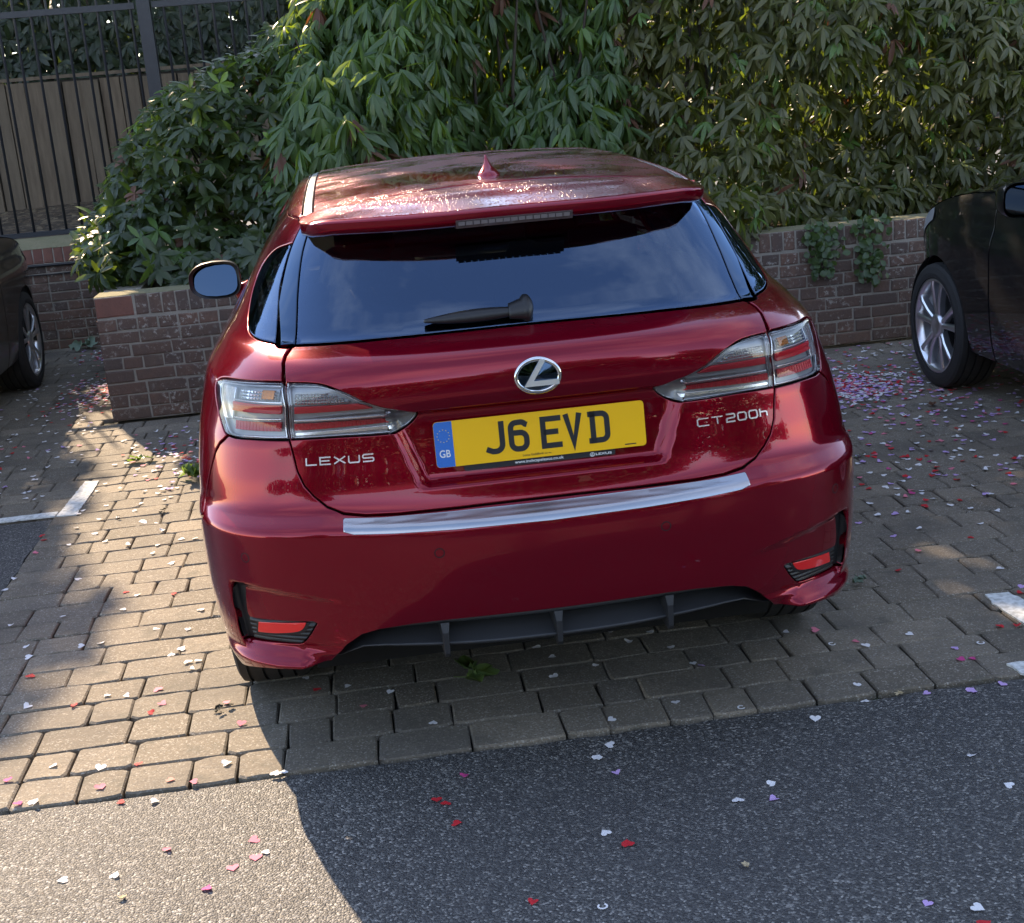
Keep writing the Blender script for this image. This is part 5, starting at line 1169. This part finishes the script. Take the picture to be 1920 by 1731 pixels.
    m = MB(); m.box((-.60, rear + .2 - oy, .22), (.60, nose - .25 - oy, .40)); m.box((-.70, yd3 - oy, .4), (.70, yd1 - oy, .95)); m.build('underbody', M_DARK, C_)
    for sd in (s, -s):
        # head lamp on the nose corner
        m = MB(); q = []
        for d in np.linspace(.10, .55, 8):
            y = nose - d; zt = float(fh(d)) - .012; row = []
            for k in (0, .5, 1):
                z = zt - k * .11 * (1.1 - d); row.append((sd * (float(fz(np.array(min(z, .98))) * plan(np.array(y))) + .006), y - oy, z))
            q.append(row)
        m.add([p for r_ in q for p in r_], [(i * 3 + j, i * 3 + j + 1, (i + 1) * 3 + j + 1, (i + 1) * 3 + j) for i in range(7) for j in range(2)]); m.build('headlight', M_LGREY if s < 0 else M_SILVER, C_, True)
        MI = empty('door_mirror', (0, 0, 0), None, None); MI.parent = C_; my = yd1 - (.46 if s < 0 else .80); c = (sd * .975, my - oy, 1.035)
        m = MB(); NB = 20
        for d_, k in ((-.06, .98), (-.05, 1.0), (0, .97), (.05, .8), (.085, .45), (.095, .05)):
            for a in range(NB):
                aa = 2 * math.pi * a / NB; m.v.append((c[0] + k * .100 * math.copysign(abs(math.cos(aa)) ** .6, math.cos(aa)), c[1] + d_, c[2] + k * .074 * math.copysign(abs(math.sin(aa)) ** .6, math.sin(aa))))
        for i in range(5):
            for a in range(NB): m.f.append((i * NB + a, i * NB + (a + 1) % NB, (i + 1) * NB + (a + 1) % NB, (i + 1) * NB + a))
        m.build('mirror_shell', paint, MI, True, True)
        m = MB(); m.add([(c[0] + .088 * math.copysign(abs(math.cos(aa)) ** .6, math.cos(aa)), c[1] - .056, c[2] + .060 * math.copysign(abs(math.sin(aa)) ** .6, math.sin(aa))) for aa in np.linspace(0, 2 * math.pi, 21)[:-1]], [tuple(range(20))]); m.build('mirror_glass', plain('mirror_glass', (.13, .17, .22), .02, 1.), MI)
        m = MB(); m.tube([(sd * .80, my - oy + .02, .985), (sd * .93, my - oy, 1.0)], .03, 8); m.build('mirror_foot', paint, MI, True)
        m = MB(); m.box((min(sd * .80, sd * .885), my - oy - .95, .845), (max(sd * .80, sd * .885), my - oy - .76, .868)); m.build('handle', paint, C_)
    return C_
def dark_paint(name, col):
    t = NT(name); t.set(Base_Color=(*col, 1), Roughness=.35, Metallic=.0, Specular_IOR_Level=.1, Coat_Weight=1., Coat_IOR=1.33, Coat_Roughness=.02, Normal=t.bump(t.noise(t.pos(), 7., 4), .002, .15)); return t.m
ZH = [(.0, .50), (.03, .53), (.14, .68), (.26, .80), (.41, .87), (.60, .925), (.81, .975), (.98, 1.0), (1.3, 1.02), (1.6, 1.02)]
dark_car('black_car', 'glossy black car with silver spoked wheel, parked right of the red car', 2.455, -1, 4.02, 3.36, dark_paint('black_paint', (.006, .006, .007)), ZH)
dark_car('brown_car', 'dark brown car in the left bay in front of the iron railing', -2.545, 1, 6.86, 5.98, dark_paint('brown_black_paint', (.018, .013, .010)), [(.0, .52), (.03, .56), (.10, .70), (.2, .80), (.41, .87), (.60, .925), (.81, .975), (.98, 1.0), (1.3, 1.03), (1.6, 1.03)])
# ------------------------------------------------------------------ wedding confetti and fallen leaves
PETALS = [(-1.40,0.14,'m'),(-1.46,0.28,'m'),(-1.14,0.09,'r'),(-1.05,0.07,'w'),(-1.02,0.16,'s'),(-0.96,0.13,'p'),(-1.20,0.17,'p'),(-1.12,0.27,'r'),(-1.22,0.28,'w'),(-1.35,0.33,'w'),(-1.37,0.71,'r'),(-1.13,0.59,'r'),(-1.10,0.64,'p'),(-1.13,0.75,'p'),(-1.51,0.74,'w'),(-1.28,0.75,'w'),(-1.04,0.87,'w'),(-1.06,0.93,'w'),(-1.03,0.93,'w'),(-1.36,1.66,'r'),(-1.18,1.58,'r'),(-1.06,1.38,'w'),(-1.09,1.05,'w'),(-1.12,1.01,'w'),(-1.37,1.18,'w'),(-1.43,1.18,'w'),(-1.59,1.14,'w'),(-1.62,1.23,'w'),(-1.55,1.48,'w'),(-1.57,1.87,'w'),(-1.31,1.61,'w'),(-0.99,-0.17,'p'),(-0.83,-0.29,'p'),(-0.79,-0.18,'p'),(-0.78,-0.26,'p'),(-0.76,-0.24,'w'),(-0.88,-0.36,'m'),(-1.22,-0.24,'w'),(-1.10,-0.25,'w'),(-0.91,0.59,'p'),(-0.88,0.21,'w'),(-0.86,0.44,'p'),(-0.75,0.12,'w'),(-0.73,0.12,'w'),(-1.36,0.14,'w'),(-1.34,1.48,'w'),(-1.09,1.21,'w'),(-1.20,1.25,'w'),(-1.72,1.45,'w'),(-1.69,2.32,'w'),(-1.83,2.49,'r'),(-1.81,2.43,'r'),(-1.81,2.26,'p'),(-1.83,1.84,'w'),(-1.82,1.96,'w'),(-1.32,2.08,'w'),(-1.23,1.93,'w'),(-1.31,2.18,'w'),(-1.55,0.98,'r'),(-1.22,0.73,'w'),(0.66,0.04,'w'),(0.45,-0.25,'w'),(0.35,-0.30,'w'),(0.43,-0.32,'l'),(0.95,-0.25,'w'),(0.97,-0.40,'w'),(0.60,-0.79,'l'),(0.69,-0.83,'w'),(0.68,-0.88,'r'),(0.83,0.18,'w'),(0.95,0.42,'w'),(0.76,0.58,'w'),(0.85,0.57,'p'),(0.93,0.46,'p'),(1.10,0.46,'w'),(1.10,0.48,'m'),(1.18,0.33,'l'),(1.19,0.25,'m'),(1.16,0.25,'m'),(1.36,0.43,'r'),(1.41,0.42,'r'),(0.99,0.10,'l'),(0.82,0.10,'w'),(1.20,0.09,'l'),(1.39,1.28,'l'),(1.63,1.18,'r'),(1.41,1.11,'p'),(1.27,0.96,'r'),(1.58,0.87,'w'),(1.54,0.65,'r'),(1.57,0.70,'l'),(0.46,0.43,'l'),(1.11,0.08,'l'),(0.11,0.05,'w'),(0.07,-0.01,'w'),(0.14,0.17,'w'),(-0.33,0.29,'w'),(-0.27,-0.01,'m'),(0.10,-0.10,'l'),(-0.33,-0.13,'r'),(-0.35,-0.11,'r'),(-0.31,-0.23,'r'),(0.06,-0.42,'r'),(0.02,-0.36,'w'),(-0.18,-0.59,'r'),(-0.44,0.52,'w'),(-0.56,0.60,'w'),(-0.52,0.45,'p'),(0.44,0.45,'w'),(0.33,0.22,'w'),(1.63,1.17,'r'),(1.72,1.30,'w'),(1.41,1.10,'l'),(1.38,1.28,'l'),(1.50,1.32,'w'),(1.27,0.96,'r'),(1.58,0.87,'w'),(1.77,1.47,'w'),(1.84,1.41,'w'),(1.63,1.56,'r'),(1.45,1.66,'w'),(1.59,1.72,'w'),(1.68,1.71,'w'),(1.62,1.80,'w'),(1.59,1.84,'w'),(1.62,1.87,'l'),(1.52,1.84,'r'),(1.64,1.99,'w'),(1.60,2.04,'w'),(1.85,1.97,'r'),(1.88,2.02,'r'),(1.76,2.02,'w'),(1.83,2.08,'w'),(1.90,2.08,'w'),(1.98,2.10,'w'),(2.00,2.13,'w'),(1.91,2.18,'r'),(1.86,2.14,'r'),(1.84,1.91,'l'),(1.83,1.93,'l'),(1.88,1.82,'r'),(1.90,1.72,'w'),(1.91,1.61,'w'),(2.05,1.69,'p'),(2.09,1.79,'l'),(2.10,1.83,'r'),(2.09,1.88,'p'),(2.13,1.87,'w'),(2.04,1.91,'w'),(2.07,1.94,'w'),(2.08,2.09,'r'),(2.10,2.07,'w'),(2.17,2.08,'w'),(2.04,2.14,'w'),(2.08,2.22,'w'),(1.96,2.26,'l'),(1.94,2.29,'w'),(1.82,2.16,'w'),(1.76,2.14,'w'),(1.70,2.18,'l'),(1.61,2.19,'w'),(1.68,2.31,'w'),(1.69,2.28,'r'),(1.73,2.31,'r'),(1.76,2.44,'l'),(1.82,2.35,'r'),(1.90,2.32,'l'),(1.81,2.18,'w'),(1.33,1.46,'l'),(1.54,1.99,'p'),(1.86,1.89,'l'),(2.01,2.06,'r'),(2.12,1.94,'l'),(2.16,1.95,'w'),(2.19,1.95,'l')]
CN = dict(r='red', p='pink', m='magenta', w='white', l='lilac', s='salmon pink')
def paper(name, col):
    t = NT(name); t.set(Base_Color=(*col, 1), Roughness=.75); tl = t.node('ShaderNodeBsdfTranslucent', {'Color': (*col, 1)}); mx = t.node('ShaderNodeMixShader', {0: .2, 1: t.b.outputs[0], 2: tl.outputs[0]}); t.l.new(mx.outputs[0], t.out.inputs[0]); return t.m
CM = dict(r=paper('red_paper', (.60, .015, .025)), p=paper('pink_paper', (.76, .20, .27)), m=paper('magenta_paper', (.62, .06, .24)), w=paper('white_paper', (.78, .77, .78)), l=paper('lilac_paper', (.55, .36, .68)), s=paper('salmon_paper', (.72, .24, .20)))
def heart_mesh(seed, sc=1.):
    r = random.Random(seed); n = 14; O = []
    for k in range(n):
        a = 2 * math.pi * k / n; x = 16 * math.sin(a) ** 3; y = 13 * math.cos(a) - 5 * math.cos(2 * a) - 2 * math.cos(3 * a) - math.cos(4 * a); O.append((x / 16 * .0135 * sc, (y + 2.5) / 16 * .0135 * sc))
    c1, c2, fx = r.uniform(-14, 22), r.uniform(-10, 18), r.uniform(0, 6.28)
    def z(x, y): u = x * math.cos(fx) + y * math.sin(fx); return max(0, c1 * u * u * 1.4 + c2 * u * .012 * math.copysign(1, u) * .3)
    V = [(0, 0, z(0, 0))] + [(x, y, z(x, y)) for x, y in O]; F = [(0, 1 + (k + 1) % n, 1 + k) for k in range(n)]; return V, F
HV = [heart_mesh(q) for q in range(10)]; HM = {}
def heart(q, c):
    if (q, c) not in HM:
        me = bpy.data.meshes.new('heart_confetti'); me.from_pydata(HV[q][0], [], HV[q][1]); me.shade_smooth(); me.materials.append(CM[c]); HM[(q, c)] = me
    return HM[(q, c)]
def gz(x, y):
    return -.0065 if y < PAV_Y - .01 else -.0045 if (x < -1.84 and y < 2.74) else .0025
def zone(x, y):
    if y < PAV_Y:
        return 'on the asphalt left of the plate' if x < -.45 else 'on the asphalt below the bumper' if x < .45 else 'on the asphalt right of the emblem' if x < .9 else 'on the asphalt at the far right'
    if x < -1.83: return 'on the setts near the brown car'
    if x < -.86: return 'on the setts between the left tyre and the asphalt' if y < .8 else 'on the setts left of the red bumper' if y < 2.1 else 'on the sunlit setts towards the brick pier'
    if x < .86: return 'on the setts under the red bumper'
    return 'on the setts right of the red bumper' if y < 1.3 else 'on the setts beside the right rear flank' if x < 1.6 else 'on the setts in front of the black car'
ON = ['', 'second ', 'third ', 'fourth ', 'fifth ', 'sixth ', 'seventh ', 'eighth ', 'ninth ', 'tenth ', 'eleventh ', 'twelfth ', 'thirteenth ', 'fourteenth ', 'fifteenth ', 'sixteenth ', 'seventeenth ', 'eighteenth ', 'nineteenth ']
TN = ['twentieth', 'thirtieth', 'fortieth', 'fiftieth', 'sixtieth']; TC = ['twenty', 'thirty', 'forty', 'fifty', 'sixty']; UN = ['first', 'second', 'third', 'fourth', 'fifth', 'sixth', 'seventh', 'eighth', 'ninth']
def ordn(k):
    if k < 19: return ON[k]
    n = k + 1; return (TN[n // 10 - 2] if n % 10 == 0 else TC[n // 10 - 2] + ' ' + UN[n % 10 - 1]) + ' '
hearts = []
r = random.Random(77); placed = []
def put(x, y, c, z=None):
    o = bpy.data.objects.new('heart_confetti', heart(r.randrange(10), c)); COL.objects.link(o); o.location = (x, y, gz(x, y) if z is None else z); k = r.uniform(.85, 1.2); o.scale = (k, k, k)
    o.rotation_euler = (r.gauss(0, .10), r.gauss(0, .10), r.uniform(0, 6.28)); o.location.z += abs(r.gauss(0, .0012)) + .0006
    tag(o, None, 'confetti', 'paper hearts on the ground'); placed.append((x, y)); hearts.append((o, c, x, y))
for x, y, c in PETALS:
    if all((x - a) ** 2 + (y - b) ** 2 > .0004 for a, b in placed): put(x, y, c)
def pick(red=.22): 
    q = r.random(); return 'w' if q < .36 else 'l' if q < .66 else 'p' if q < .80 else 'r' if q < .80 + red * .7 else 'm'
sc = []
for _ in range(650): sc.append((r.gauss(2.0, .17), r.gauss(3.55, .17), pick(.5)))
for _ in range(350): sc.append((r.gauss(2.15, .24), r.gauss(3.45, .22), pick(.3)))
for _ in range(900): sc.append((r.uniform(1.0, 3.4), 2.2 + 2.3 * r.random() ** .8, pick()))
for _ in range(160): sc.append((r.uniform(2.2, 3.4), r.uniform(1.6, 2.9), pick()))
for _ in range(260): sc.append((r.gauss(-2.12, .12), r.gauss(5.55, .30), pick(.9)))
for _ in range(90): sc.append((r.gauss(-2.3, .14), r.gauss(6.9, .18), pick(.9)))
for _ in range(200): sc.append((r.uniform(-2.75, -1.9), r.uniform(3.0, 6.6), 'w' if r.random() < .7 else pick()))
for _ in range(130): sc.append((r.gauss(-1.32, .14), r.gauss(3.75, .28), pick(.5)))
for _ in range(70): sc.append((r.uniform(-1.75, -1.0), r.uniform(2.2, 4.3), 'w'))
for _ in range(70): sc.append((r.uniform(-.7, .7), r.uniform(.45, 3.5), 'w' if r.random() < .6 else pick()))
for _ in range(70): sc.append((r.uniform(.9, 2.2), r.uniform(1.5, 2.6), pick()))
sc = [s for s in sc if s[1] < 7.4 and not (s[1] > 4.55 and s[0] > -1.93) and not (s[0] < -1.83 and s[1] < 2.7)]
sc.sort(key=lambda s: cam_px((s[0], s[1], 0))[2]); keep = 298 - len(placed)
def seen(x, y):
    a = cam_px((x, y, 0)); return 0 < a[0] < 1920 and a[1] < 1731 and not (-1.02 < x < .98 + .1 * y and .3 < y)
near = [s for s in sc if seen(s[0], s[1])][:keep]; far = [s for s in sc if s not in near]
for x, y, c in near: put(x, y, c)
seen_k = {}
for o, c, x, y in sorted(hearts, key=lambda h: cam_px((h[2], h[3], 0))[2]):
    k = (c, zone(x, y)); q = seen_k.get(k, 0); seen_k[k] = q + 1; o['label'] = '%snearest %s paper heart %s' % (ordn(q), CN[c], k[1])
fm = {c: MB() for c in CM}
for x, y, c in far:
    V, F = HV[r.randrange(10)]; a = r.uniform(0, 6.28); k = r.uniform(.85, 1.2); ca, sa = math.cos(a) * k, math.sin(a) * k; tx, ty = r.gauss(0, .12), r.gauss(0, .12); z = gz(x, y) + .0008 + abs(r.gauss(0, .003))
    fm[c].add([(x + p * ca - q * sa, y + p * sa + q * ca, z + w + abs(p * tx + q * ty)) for p, q, w in V], F)
allm = MB(); mi = []; mats = list(CM)
for k, c in enumerate(mats):
    n0 = len(allm.f); allm.add(fm[c].v, fm[c].f); mi += [k] * (len(allm.f) - n0)
o = allm.build('scattered_confetti', CM[mats[0]], None, True)
for c in mats[1:]: o.data.materials.append(CM[c])
o.data.polygons.foreach_set('material_index', mi); tag(o, 'drifts of small pink, white and lilac confetti further back on the setts', 'confetti', None, 'stuff')
# horseshoes
for x, y, ro, lab in ((.86, .46, .3, 'on the setts behind the right end of the bumper'), (1.26, .34, 1., 'on the setts close to the small white paint patch'), (.49, .14, .1, 'at the very edge of the setts'), (-.04, -.64, 1.6, 'alone on the shaded asphalt')):
    P = [(.0085 * math.cos(a), .0095 * math.sin(a)) for a in np.linspace(.6, 2 * math.pi - .6, 11)]; m = MB(); extrude2d(m, stroke2d([P], .0040), lambda u, v, w: np.stack([u, v, w], -1), 0, .0006)
    o = m.build('horseshoe_confetti', CM['w'], None); o.location = (x, y, gz(x, y) + .0012); o.rotation_euler.z = ro; tag(o, 'white horseshoe confetti ' + lab, 'confetti', 'paper horseshoes on the ground')
# leaves on the ground
M_FL = leaf_mat('fallen_green_leaf', (.09, .16, .05), (.14, .22, .07), (.25, .40, .05), .5); M_FT = plain('tan_leaf', (.42, .33, .20), .8); M_FG = plain('grey_green_leaf', (.17, .24, .17), .7); M_FK = plain('dry_dark_leaf', (.022, .020, .012), .8)
def lobed(name, label, x, y, size, mat, n=1, seed=0, lift=.02, cat='fallen leaf'):
    r = random.Random(seed); T = empty(name, (x, y, gz(x, y) + .001), label, cat)
    for q in range(n):
        O = []; m = 18
        for k in range(m):
            a = 2 * math.pi * k / m; rad = size * (.62 + .38 * math.cos(a)) * (1. if k % 3 else .72) * r.uniform(.85, 1.1); O.append((rad * math.cos(a) + size * .35, rad * .8 * math.sin(a)))
        cz = r.uniform(.3, .9); V = [(0, 0, lift * .6)] + [(a, b, max(0, lift * (1 - cz * (a * a + b * b) / size ** 2 * .5) + r.uniform(-.3, .5) * lift)) for a, b in O]
        o = mesh_obj('blade', V, [(0, 1 + k, 1 + (k + 1) % m) for k in range(m)], mat, T); o.rotation_euler = (r.gauss(0, .2), r.gauss(0, .2), r.uniform(0, 6.28) if n > 1 else seed); o.location = (r.gauss(0, size * .4) if n > 1 else 0, r.gauss(0, size * .4) if n > 1 else 0, .004 * q)
    m = MB(); m.tube([(0, 0, .004), (-size * .6, .01, .006)], .0016, 5); m.build('stalk', mat, T)
lobed('fallen_leaf', 'torn green leaf lying on the setts under the middle of the red bumper', -.215, .545, .062, M_FL, 3, 2, .03)
lobed('leaf_sprig', 'sunlit yellow green leaf sprig on the setts against the left side of the red car', -1.27, 3.10, .055, M_FL, 7, 4, .05, 'leaf sprig')
lobed('fallen_leaf', 'crumpled grey green leaf on the setts at the right end of the red bumper', 1.075, .885, .030, M_FG, 2, 5)
lobed('leaf_litter', 'flat green leaves in the sunlit strip between the pier and the red car', -1.56, 3.60, .05, M_FL, 4, 6, .015)
lobed('dry_leaf', 'small curled dark leaf casting a shadow on the sunlit setts beside the left tyre', -.92, .545, .018, M_FK, 4, 7, .007)
lobed('dry_leaf', 'torn dark leaf fragments on the sunlit setts left of the red car', -1.35, 2.63, .022, M_FK, 3, 8, .008)
lobed('dry_leaf', 'tiny dark leaf crumb on the sunlit setts beside the white bay line', -1.53, 2.61, .012, M_FK, 2, 9, .007)
lobed('fallen_leaf', 'small tan leaf on the sunlit asphalt near the lower left', -1.07, -.36, .014, M_FT, 1, 1.0, .005)
lobed('fallen_leaf', 'small tan leaf on the shaded asphalt right of the emblem', .29, -.58, .014, M_FT, 1, 2.0, .005)
lobed('fallen_leaf', 'pale tan leaf on the edge between the setts and the asphalt', .93, .11, .018, M_FT, 1, 3.0, .005)
lobed('fallen_leaf', 'large grey green leaves at the foot of the dark brick back wall', -2.50, 7.36, .09, M_FG, 3, 10, .06)
lobed('dry_leaf', 'small brown leaf among the confetti in front of the black car wheel', 2.28, 2.95, .035, M_LEAF_B, 1, 1.2, .015)
lobed('fallen_leaf', 'pale green leaf among the confetti right of the red car', 1.64, 2.27, .03, M_FG, 1, .5, .01)
